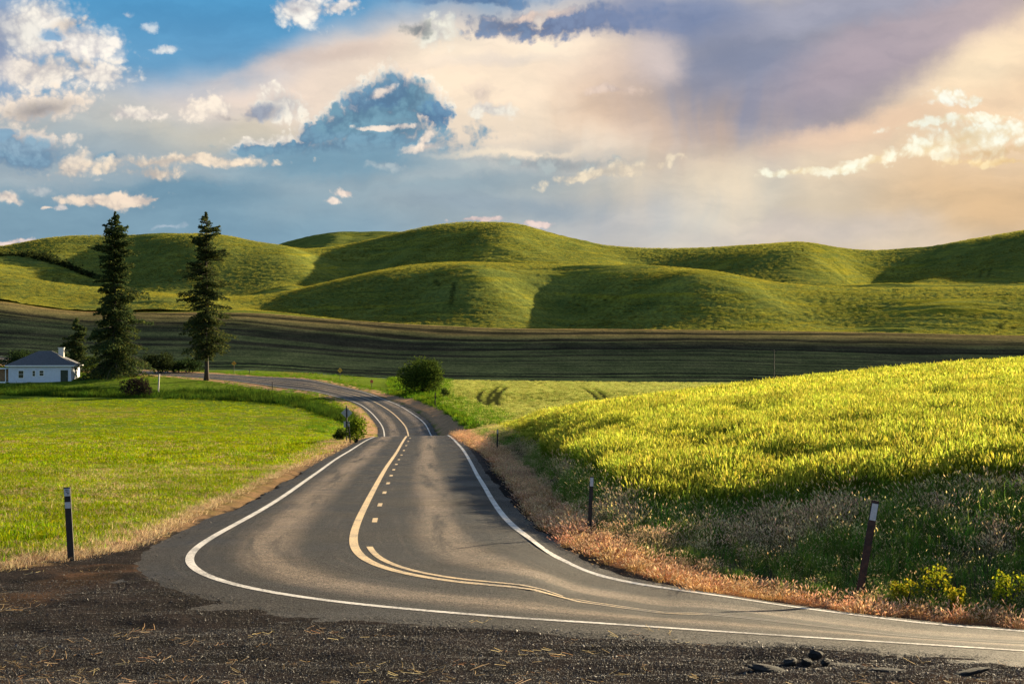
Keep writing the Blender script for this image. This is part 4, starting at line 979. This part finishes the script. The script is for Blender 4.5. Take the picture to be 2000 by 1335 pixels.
def fir(name, u, v, Y, vtop, prof, label, seed, clear, nbr, group=None, lsize=0.34, per=95):
    """conifer: tapered trunk, limbs at all heights whose length follows the outline, sprays of needles along each limb"""
    r = np.random.default_rng(seed); X = (u - U0) / F * Y; zb = float(H(X, Y)[0]); s = Y / F
    Ht = (v - vtop) * s; root = empty(name, (X, Y, zb - 0.05)); tag(root, label, 'tree', group)
    pv = [(v - q[0]) * s for q in prof][::-1]; pl = [q[1] * s for q in prof][::-1]; pr = [q[2] * s for q in prof][::-1]
    P, Dr, tb = [], [], MB()
    hs = clear * s + (Ht - clear * s) * r.random(nbr) ** 1.05
    az_ = r.uniform(0, 6.283, nbr)
    for h, a in zip(hs, az_):
        ca, sa = math.cos(a), math.sin(a); k = 0.5 + 0.5 * ca
        R = (np.interp(h, pv, pl) * (1 - k) + np.interp(h, pv, pr) * k)
        lump = 0.86 + 0.30 * math.sin(h * 1.3 + a + seed * 2) + 0.28 * math.sin(h * 2.7 - a * 2 + seed)
        R = max(0.25, R * r.uniform(0.70, 1.40) * np.clip(lump, 0.50, 1.25) * (1.35 if r.random() < 0.08 else 1.0)); f = h / Ht
        rise = 0.35 * f - 0.30 * (1 - f) + r.normal(0, 0.07)
        m = max(10, int(per * (R / 3.2) * r.uniform(0.7, 1.2)))
        t = r.random(m) ** 0.7
        droop = -0.16 * t ** 2 * (1.2 - f)
        wdt = 0.20 * R * np.sin(np.clip(t, 0.05, 1) * 2.6) + 0.08
        lat = r.normal(0, 1, m) * wdt * 0.75
        x = ca * R * t - sa * lat; y = sa * R * t + ca * lat
        z = h + R * (rise * t + droop) - np.abs(lat) * 0.25 + r.normal(0, 0.10, m) - r.random(m) ** 3 * 0.5 * (1 - f)
        P.append(np.stack([x, y, z], 1)); Dr.append(np.tile(np.array([ca, sa, rise - 0.2]), (m, 1)) + np.stack([-sa * lat, ca * lat, lat * 0], 1) * 0.8)
        if R > 0.9: tb.tube([(0, 0, h), (ca * R * .5, sa * R * .5, h + R * rise * .5), (ca * R * .85, sa * R * .85, h + R * (rise * .85 - .1))], [0.05 + 0.01 * R, 0.035, 0.012], 4)
    nt = 60; t = r.random(nt); P.append(np.stack([r.normal(0, .10, nt) * (1.2 - t), r.normal(0, .10, nt) * (1.2 - t), Ht - 1.4 + 1.4 * t], 1)); Dr.append(np.tile(np.array([0, 0, 1.0]), (nt, 1)))
    P = np.concatenate(P); Dr = np.concatenate(Dr); Dr /= np.linalg.norm(Dr, axis=1)[:, None]
    link('crown', leaf_mesh('crown', P, lsize, FIRC, r, dirs=Dr, aspect=1.9), needle, root)
    zz = np.linspace(0, Ht * 0.985, 12)
    tb.tube([(0.06 * math.sin(q * 0.5), 0.05 * math.cos(q * 0.4), q) for q in zz], [0.012 * Ht * (1 - q / Ht) ** 0.8 + 0.02 + 0.12 * math.exp(-q / 0.5) for q in zz], 9)
    tb.build('trunk', bark, root, smooth=True); return root
fir('fir_tree', 224, 736, 262, 414, [(414, 1, 1), (430, 9, 9), (450, 16, 22), (470, 28, 30), (500, 30, 28), (530, 25, 24), (560, 29, 30), (600, 38, 44), (640, 37, 52), (680, 42, 54), (710, 47, 64), (724, 34, 58), (736, 12, 20)],
    'thick dark fir on the left, branched almost to the ground beside the white house', 3, 10, 460, lsize=0.40, per=110)
fir('fir_tree', 403, 743, 257, 415, [(415, 1, 1), (432, 10, 11), (455, 20, 23), (475, 20, 20), (500, 26, 24), (530, 32, 32), (560, 38, 30), (600, 32, 40), (640, 34, 45), (668, 38, 42), (690, 22, 26), (700, 4, 4)],
    'tall narrow fir with a bare lower trunk standing at the roadside lawn', 8, 46, 360, lsize=0.38, per=95)
fir('spruce_tree', 149, 712, 276, 607, [(607, 1, 1), (625, 10, 10), (645, 18, 18), (670, 20, 20), (700, 24, 22), (712, 14, 14)],
    'small pointed conifer rising behind the right end of the white house', 5, 2, 170, lsize=0.42, per=90)
def shrub(name, u, v, Y, rx, hz_, label, seed, cols, n=2600, size=0.24, lobes=14, cat='shrub', group=None, stems=6, leafmat=None, clear=0.0):
    """shrub or round tree: uneven lobes of leaves round a few stems, with gaps"""
    r = np.random.default_rng(seed); X = (u - U0) / F * Y; zb = float(H(X, Y)[0]); root = empty(name, (X, Y, zb)); tag(root, label, cat, group)
    P = []; tb = MB()
    for k in range(lobes):
        a = r.uniform(0, 6.283); q = r.random() ** 0.5 * 0.62; c = np.array([math.cos(a) * q * rx, math.sin(a) * q * rx, clear + (hz_ - clear) * r.uniform(0.22, 0.80) * (1 - 0.45 * q * q)])
        R = r.uniform(0.30, 0.46) * np.array([rx, rx, (hz_ - clear) * 0.62])
        m = n // lobes; d = r.normal(size=(m, 3)); d /= np.linalg.norm(d, axis=1)[:, None]
        rad = r.uniform(0.55, 1.08, m)[:, None] * (1 + 0.16 * np.sin(d[:, :1] * 7 + k) * np.sin(d[:, 1:2] * 6 - k))
        p = c + d * rad * R; P.append(p[p[:, 2] > 0.03])
        if k < stems: tb.tube([(c[0] * .12, c[1] * .12, -0.1), (c[0] * .5, c[1] * .5, c[2] * .55), tuple(c)], [0.02 * hz_ + 0.01, 0.012 * hz_ + 0.008, 0.006], 5)
    link('crown', leaf_mesh('crown', np.concatenate(P), size, np.array(cols), r, aspect=1.5), leafmat or broad, root)
    if stems: tb.build('trunk', bark, root, smooth=True)
    return root
GRN = [(0.050, 0.078, 0.014), (0.075, 0.100, 0.016), (0.035, 0.056, 0.012)]
DRK = [(0.026, 0.040, 0.014), (0.036, 0.050, 0.014), (0.020, 0.032, 0.012)]
shrub('round_tree', 821, 746, 236, 4.3, 6.3, 'dense round dark green tree alone beside the far bend of the road', 1, GRN, 11000, 0.27, 30, 'tree')
shrub('shrub', 265, 771, 230, 2.9, 3.5, 'dark purple-brown domed shrub on the farm lawn', 2, [(0.022, 0.016, 0.016), (0.032, 0.020, 0.018), (0.018, 0.018, 0.014)], 3600, 0.22, 18)
shrub('shrub', 178, 722, 268, 2.4, 4.4, 'loose light green shrub between the small conifer and the thick fir', 3, [(0.075, 0.105, 0.016), (0.055, 0.08, 0.014)], 1500, 0.26, 10)
shrub('shrub', 30, 716, 284, 5.2, 3.8, 'dark bushes behind the left end of the house roof', 4, DRK, 2400, 0.34, 14)
shrub('shrub', 112, 712, 284, 4.6, 3.4, 'dark bushes behind the ridge and chimney of the house', 5, DRK, 2200, 0.34, 14)
shrub('shrub', 696, 848, 104, 1.15, 2.0, 'bright green bush on the roadside beside the back of the road sign', 6, [(0.11, 0.16, 0.012), (0.08, 0.13, 0.012)], 1500, 0.16, 9)
shrub('shrub', 668, 846, 108, 0.9, 1.4, 'small dark green bush at the foot of the road sign', 16, GRN, 900, 0.15, 7)
shrub('shrub', 306, 726, 280, 4.2, 4.4, 'dark low bush beyond the road, just right of the thick fir', 7, DRK, 2600, 0.34, 14)
shrub('shrub', 368, 726, 284, 4.8, 3.0, 'dark low bush beyond the road, between the two firs', 9, DRK, 2600, 0.34, 14)
shrub('shrub', 866, 770, 220, 1.3, 1.7, 'small bush at the corner of the pale crop, below the round tree', 10, GRN, 700, 0.2, 7)
# hedge on the far left hill
def hedge(name, pts, label, seed):
    r = np.random.default_rng(seed); A = [hit(u, v, 600, 890) for u, v in pts]; root = empty(name, tuple(A[0])); tag(root, label, 'hedge'); P = []
    for a, b, (q0, q1) in zip(A[:-1], A[1:], [(p, q) for p, q in zip(sizes[:-1], sizes[1:])]):
        n = 420
        for t in r.random(n):
            c = a.lerp(b, t) - A[0]; rad = q0 * (1 - t) + q1 * t; g = float(H(a.lerp(b, t).x, a.lerp(b, t).y)[0]) - A[0].z
            P.append((c.x + r.normal(0, rad), c.y + r.normal(0, rad), g + abs(r.normal(0, rad * 0.8))))
    link('foliage', leaf_mesh('foliage', np.array(P), 1.5, np.array(DRK) * 0.8, r, aspect=1.3), broad, root)
    return root
sizes = [1.4, 1.5, 2.6, 1.9, 1.5, 1.2]
hedge('hedgerow', [(-60, 501), (30, 500), (82, 506), (110, 516), (150, 530), (188, 545)], 'dark hedge running down the left green hill', 12)
# leafy weeds at the foot of the bank
weed_leaf = leafy('yellow_weed_leaves', 0.5, 0.10, 0.05)
YW = [(0.22, 0.22, 0.012), (0.30, 0.26, 0.016), (0.12, 0.16, 0.012)]
for i, (u, v, Y, rx, h, lab) in enumerate([(1772, 1178, 23.2, 0.30, 0.50, 'yellow-green leafy weed on the bank, first to the right of the leaning post'), (1822, 1170, 23.6, 0.40, 0.62, 'broad yellow-green leafy weed on the bank, in the middle of the weed row'),
                                           (1868, 1190, 22.9, 0.30, 0.42, 'low yellow-green leafy weed nearest the dry verge'), (1968, 1190, 22.9, 0.36, 0.66, 'yellow-green leafy weed on the bank at the right edge of the view')]):
    shrub('leafy_weed', u, v, Y, rx, h, lab, 70 + i, YW, 420, 0.055, 8, 'weed', 'yellow leafy weeds at the foot of the bank', 5, weed_leaf)

# ------------------------------------------------------------------ the farmhouse
white_wall = simple('shaded_white_siding', (0.55, 0.59, 0.68), 0.6, 0.05, 1.5); shingle = simple('grey_shingles', (0.085, 0.085, 0.092), 0.85, 0.25, 5.0, bump=0.5)  # white walls, darkened and tinted blue so the colour carries their shade
glassm = simple('window_glass', (0.02, 0.03, 0.025), 0.15, 0.2, 1.0, spec=0.6); trim = simple('white_trim', (0.78, 0.78, 0.78), 0.5, 0.04, 2.0)
doorm = simple('dark_green_door', (0.020, 0.030, 0.016), 0.5, 0.2, 2.0); brick = simple('whitewashed_brick', (0.62, 0.58, 0.54), 0.85, 0.15, 9.0, bump=0.5); wood = simple('porch_wood', (0.30, 0.17, 0.09), 0.8, 0.25, 3.0)
hb = hit(78, 742, 236, 300); hx, hy = (78 - U0) / F * 255.0, 255.0
house = empty('farmhouse', (hx, hy, float(H(hx, hy)[0]) - 0.1), math.radians(7.0)); tag(house, 'low white farmhouse with grey hipped roof and white chimney below the firs', 'house')
L, Dp, Hw = 11.0, 8.6, 3.05                                     # local x along the front, y away from the road
w_ = MB(); T_ = 0.16
w_.box((0, 0, Hw / 2 + 0.1), (L, T_, Hw)); w_.box((0, Dp - T_, Hw / 2 + 0.1), (L, T_, Hw))
w_.box((-L / 2 + T_ / 2, Dp / 2 - T_ / 2, Hw / 2 + 0.1), (T_ - 0.004, Dp - 2 * T_, Hw - 0.002)); w_.box((L / 2 - T_ / 2, Dp / 2 - T_ / 2, Hw / 2 + 0.1), (T_ - 0.004, Dp - 2 * T_, Hw - 0.002))
for k in range(14): w_.box((0, -T_ / 2 - 0.008, 0.32 + k * 0.21), (L + 0.02, 0.02, 0.012)); w_.box((L / 2 + 0.006, Dp / 2, 0.32 + k * 0.21), (0.02, Dp, 0.012))
wall = w_.build('wall', white_wall, house)
fd = MB(); fd.box((0, Dp / 2 - 0.08, 0.0), (L - 0.1, Dp - 0.1, 0.5)); fd.build('foundation', brick, house)
rf = MB(); o = 0.55; z0_, z1_ = Hw + 0.12, Hw + 2.75
A_ = [(-L / 2 - o, -o, z0_), (L / 2 + o, -o, z0_), (L / 2 + o, Dp + o - .1, z0_), (-L / 2 - o, Dp + o - .1, z0_)]; R0, R1 = (-1.0, Dp / 2, z1_), (1.2, Dp / 2, z1_)
B_ = [(x, y, z - 0.16) for x, y, z in A_]
rf.add(A_ + [R0, R1] + B_, [(0, 1, 5, 4), (1, 2, 5), (2, 3, 4, 5), (3, 0, 4), (1, 0, 6, 7), (2, 1, 7, 8), (3, 2, 8, 9), (0, 3, 9, 6), (6, 9, 8, 7)])
roof = rf.build('roof', shingle, house)
ch = MB(); ch.box((2.9, Dp / 2 + 0.3, Hw + 2.2), (0.95, 0.75, 2.0)); ch.box((2.9, Dp / 2 + 0.3, Hw + 3.26), (1.12, 0.92, 0.16)); ch.build('chimney', brick, roof)
fa = MB(); fa.box((0, -o - 0.02, Hw + 0.02), (L + 2 * o, 0.05, 0.2)); fa.box((L / 2 + o + 0.02, Dp / 2, Hw + 0.02), (0.05, Dp + 2 * o - .1, 0.2)); fa.build('fascia', trim, house)
def window(x, zc, wd, hh, side=False):
    f = MB()
    for a, b, c, d in ((0, hh / 2 + .05, wd + .2, .1), (0, -hh / 2 - .05, wd + .2, .1), (-wd / 2 - .05, 0, .1, hh), (wd / 2 + .05, 0, .1, hh), (0, 0, wd, .05)):
        f.box((L / 2 + 0.03, x + a, zc + b) if side else (x + a, -T_ / 2 - 0.03, zc + b), (0.07, c, d) if side else (c, 0.07, d))
    fr = f.build('window', trim, house)
    g = MB(); g.box((L / 2 + 0.012, x, zc) if side else (x, -T_ / 2 - 0.012, zc), (0.02, wd, hh) if side else (wd, 0.02, hh)); g.build('pane', glassm, fr)
window(-3.3, 1.55, 0.85, 1.3); window(-1.05, 1.7, 0.45, 0.95); window(0.3, 1.75, 0.7, 0.9); window(4.6, 1.55, 1.5, 0.9, True)
d_ = MB(); d_.box((4.3, -T_ / 2 - 0.02, 1.2), (1.3, 0.05, 2.2)); dr = d_.build('door', doorm, house)
h_ = MB(); h_.tube([(4.8, -0.13, 1.15), (4.8, -0.20, 1.15)], 0.04, 8); h_.build('handle', brick, dr)
pp = MB(); pp.box((-L / 2 - 1.7, 2.6, 2.55), (2.3, 4.4, 0.12)); pp.box((-L / 2 - 2.7, 0.6, 1.3), (0.12, 0.12, 2.4)); pp.box((-L / 2 - 0.65, 0.6, 1.3), (0.12, 0.12, 2.4)); pp.box((-L / 2 - 1.7, 2.6, 0.1), (2.3, 4.4, 0.2)); pp.build('porch', trim, house)
pw = MB(); pw.box((-L / 2 - 1.7, 4.7, 1.3), (2.2, 0.1, 2.3)); pw.build('porch_wall', wood, house)

# ------------------------------------------------------------------ posts and signs
rust = simple('weathered_post', (0.045, 0.022, 0.017), 0.75, 0.4, 14.0, bump=0.4); dark_post = simple('dark_post', (0.022, 0.016, 0.014), 0.7, 0.3, 12.0, bump=0.3)
refl = simple('grey_reflector', (0.46, 0.46, 0.48), 0.35, 0.08, 30.0); cap_m = simple('post_cap', (0.05, 0.02, 0.018), 0.6, 0.3, 10.0)
grey_metal = simple('sign_back', (0.30, 0.31, 0.32), 0.5, 0.10, 4.0); steel = simple('galvanised_steel', (0.16, 0.15, 0.15), 0.5, 0.2, 10.0); yellow = simple('yellow_sign', (0.62, 0.33, 0.03), 0.5, 0.08, 4.0); orange_m = simple('red_marker', (0.42, 0.09, 0.03), 0.5, 0.1, 4.0); black_m = simple('black_marks', (0.012, 0.012, 0.012), 0.6, 0.1, 4.0)
def lean_post(name, ub, vb, ut, vt, ya, yb, width, mat, label, group=None, plates=(), depth=0.035, cat='post', Y=None):
    """flat marker post from its foot to its top as seen, with plates as (from top, height) fractions"""
    b = hit(ub, vb, ya, yb)
    if Y is not None: xx = (ub - U0) / F * Y; b = Vector((xx, Y, float(H(xx, Y)[0])))
    s = b.y / F; hgt = (vb - vt) * s; root = empty(name, tuple(b)); tag(root, label, cat, group)
    root.rotation_euler = (0, math.atan2((ut - ub) * s, hgt), math.atan2(-b.x, b.y) * 0.0)
    LEN = math.hypot(hgt, (ut - ub) * s)
    p = MB(); p.box((0, 0, LEN / 2 - 0.1), (width, depth, LEN + 0.2)); p.build('post_body', mat, root, bevel=0.006)
    for (f0, f1, m_) in plates:
        q = MB(); q.box((0, -depth / 2 - 0.004, LEN * (1 - (f0 + f1) / 2)), (width * 0.84, 0.008, LEN * (f1 - f0))); q.build('reflector', m_, root, bevel=0.002)
    return root, LEN
pale_wood = simple('pale_painted_wood', (0.42, 0.38, 0.33), 0.8, 0.25, 6.0)
gp = 'marker posts along the road'
r_, LN = lean_post('mile_post', 139, 1094, 131, 951, 10, 122, 0.115, dark_post, 'dark post with two pale plates at the left edge of the gravel', None, ((0.015, 0.12, refl), (0.20, 0.285, refl)))
mk = MB()
for k, (x, z, ww, hh_) in enumerate([(-0.012, 0.045, 0.016, 0.030), (0.020, 0.043, 0.014, 0.012), (0.016, 0.075, 0.022, 0.010), (-0.010, 0.082, 0.012, 0.014), (0.018, 0.105, 0.020, 0.022)]): mk.box((x, -0.031, LN - z), (ww, 0.006, hh_))
mk.build('plate_marks', black_m, r_)
lean_post('marker_post', 1677, 1168, 1710, 977, 10, 122, 0.125, rust, 'thick rusty post leaning right in front of the weedy bank', gp, ((0.03, 0.20, refl),))
lean_post('marker_post', 1151, 1034, 1156, 930, 10, 122, 0.085, dark_post, 'upright dark post with a pale reflector, second nearest on the right verge', gp, ((0.02, 0.18, refl),))
lean_post('marker_post', 971, 880, 972, 838, 20, 122, 0.085, dark_post, 'small dark post at the top of the right verge, by the crest', gp, ((0.02, 0.2, grey_metal),))
lean_post('marker_post', 684, 864, 681, 826, 20, 122, 0.09, dark_post, 'short dark post close beside the road sign', gp, ((0.02, 0.16, grey_metal),))
lean_post('marker_post', 532, 763, 532, 745, 158, 300, 0.10, dark_post, 'thin dark post on the near side of the far bend', gp)
lean_post('marker_post', 487, 731, 487, 720, 158, 300, 0.12, dark_post, 'tiny post on the far grass of the bend, left of the yellow signs', gp)
lean_post('marker_post', 850, 793, 850, 766, 158, 300, 0.16, rust, 'stout brown post at the edge of the pale crop by the round tree', gp)
lean_post('white_post', 309, 768, 311, 730, 158, 300, 0.20, pale_wood, 'white post standing on the lawn beside the purple-brown shrub', None, (), 0.2)
lean_post('marker_post', 867, 748, 866, 722, 200, 300, 0.10, dark_post, 'thin post against the dark field, right of the round tree', gp)
def sign(name, ub, vb, vt, ya, yb, label, plates, mat, pw_=0.07, front=False, cat='sign', group=None):
    b = hit(ub, vb, ya, yb); s = b.y / F; hgt = (vb - vt) * s; root = empty(name, tuple(b)); tag(root, label, cat, group)
    p = MB(); p.box((0, 0, hgt / 2 - 0.1), (pw_, pw_, hgt + 0.2)); p.build('pole', dark_post, root)
    for (pn_, f, size, diamond) in plates:
        q = MB(); M = Matrix.Rotation(math.radians(45 if diamond else 0), 3, 'Y')
        q.box((0, (-1 if front else 1) * (pw_ / 2 + 0.012), hgt * f), (size, 0.02, size if not isinstance(size, tuple) else size[1]), M=M); pl = q.build(pn_, mat, root, bevel=0.004)
        if front and diamond:
            ar = MB(); y_ = -(pw_ / 2 + 0.026); ar.box((0.02, y_, hgt * f - size * .08), (size * .12, 0.006, size * .5)); ar.box((-size * .10, y_ - 0.001, hgt * f + size * .2), (size * .32, 0.006, size * .11)); ar.add([(-size * .38, y_ - .002, hgt * f + size * .2), (-size * .24, y_ - .002, hgt * f + size * .34), (-size * .24, y_ - .002, hgt * f + size * .06)], [(0, 1, 2)]); ar.build('arrow', black_m, pl)
    return root
sign('road_sign', 677, 862, 792, 20, 122, 'back of a grey diamond road sign with a square plate below it', [('diamond_plate', 0.80, 0.60, True), ('square_plate', 0.48, 0.46, False)], grey_metal, 0.085)
ys = 'yellow signs along the far bend'
sign('warning_sign', 457, 731, 704, 158, 320, 'small yellow warning sign nearest the bare-trunked fir', [('sign_plate', 0.80, 0.66, True)], yellow, 0.08, True, 'sign', ys)
sign('warning_sign', 664, 741, 718, 158, 320, 'small yellow warning sign on the far grass in the middle of the bend', [('sign_plate', 0.78, 0.66, True)], yellow, 0.08, True, 'sign', ys)
sign('warning_sign', 726, 759, 740, 158, 320, 'small red-orange marker on the far bend nearest the round tree', [('sign_plate', 0.76, 0.5, False)], orange_m, 0.08, True)
ub = hit(1512, 747, 200, 300) if False else Vector(((1512 - U0) / F * 288.0, 288.0, 0)); ub.z = float(H(ub.x, ub.y)[0])
pole = empty('utility_pole', tuple(ub)); tag(pole, 'thin utility pole standing against the dark field on the right', 'pole')
pq = MB(); pq.tube([(0, 0, -0.3), (0, 0, 7.0)], [0.09, 0.07], 8); pq.build('pole', black_m, pole)
pq = MB(); pq.box((0, 0, 6.7), (1.1, 0.1, 0.12)); pq.build('crossarm', black_m, pole)
# broken pieces of asphalt in the gravel
asph = simple('broken_asphalt', (0.008, 0.0075, 0.0075), 0.9, 0.4, 18.0, bump=0.8)
def chunk(u, v, sx_, sy_, sz_, label, seed, rot=0.0, lift=0.0):
    r = np.random.default_rng(seed); p = hit(u, v, 9, 40); bm = bmesh.new(); bmesh.ops.create_icosphere(bm, subdivisions=3, radius=1)
    k = [Vector(r.normal(size=3)).normalized() for _ in range(9)]
    for vv in bm.verts:
        d = vv.co.copy(); lim = min([0.75 / max(d.dot(q), 1e-3) for q in k if d.dot(q) > 0.5] + [1.0]); vv.co = d * min(1.0, max(0.62, lim)) * (1 + 0.05 * r.normal())
        vv.co = Vector((vv.co.x * sx_, vv.co.y * sy_, vv.co.z * sz_))
    me = bpy.data.meshes.new('asphalt_chunk'); bm.to_mesh(me); bm.free()
    o = link('asphalt_chunk', me, asph); o.location = (p.x, p.y, p.z + sz_ * 0.55 + lift); o.rotation_euler = (r.normal(0, .15), r.normal(0, .15), rot)
    return tag(o, label, 'rubble', 'broken asphalt in the foreground gravel')
chunk(1592, 1290, 0.085, 0.07, 0.055, 'largest lump of broken asphalt, on top of the little heap', 1, 0.3, 0.035)
chunk(1612, 1297, 0.07, 0.06, 0.045, 'angular lump of broken asphalt at the right end of the heap', 2, 1.0)
chunk(1576, 1298, 0.06, 0.06, 0.045, 'small lump of broken asphalt under the left side of the heap', 3, 2.0)
chunk(1544, 1296, 0.09, 0.07, 0.040, 'flat lump of broken asphalt just left of the heap', 4, 0.6)
chunk(1496, 1310, 0.21, 0.11, 0.038, 'long flat slab of broken asphalt left of the heap', 5, 0.1)
chunk(1730, 1312, 0.20, 0.10, 0.028, 'flat cracked slab of asphalt right of the heap', 6, -0.1)
chunk(1890, 1316, 0.22, 0.10, 0.026, 'flat cracked slab of asphalt near the lower right corner', 7, 0.05)
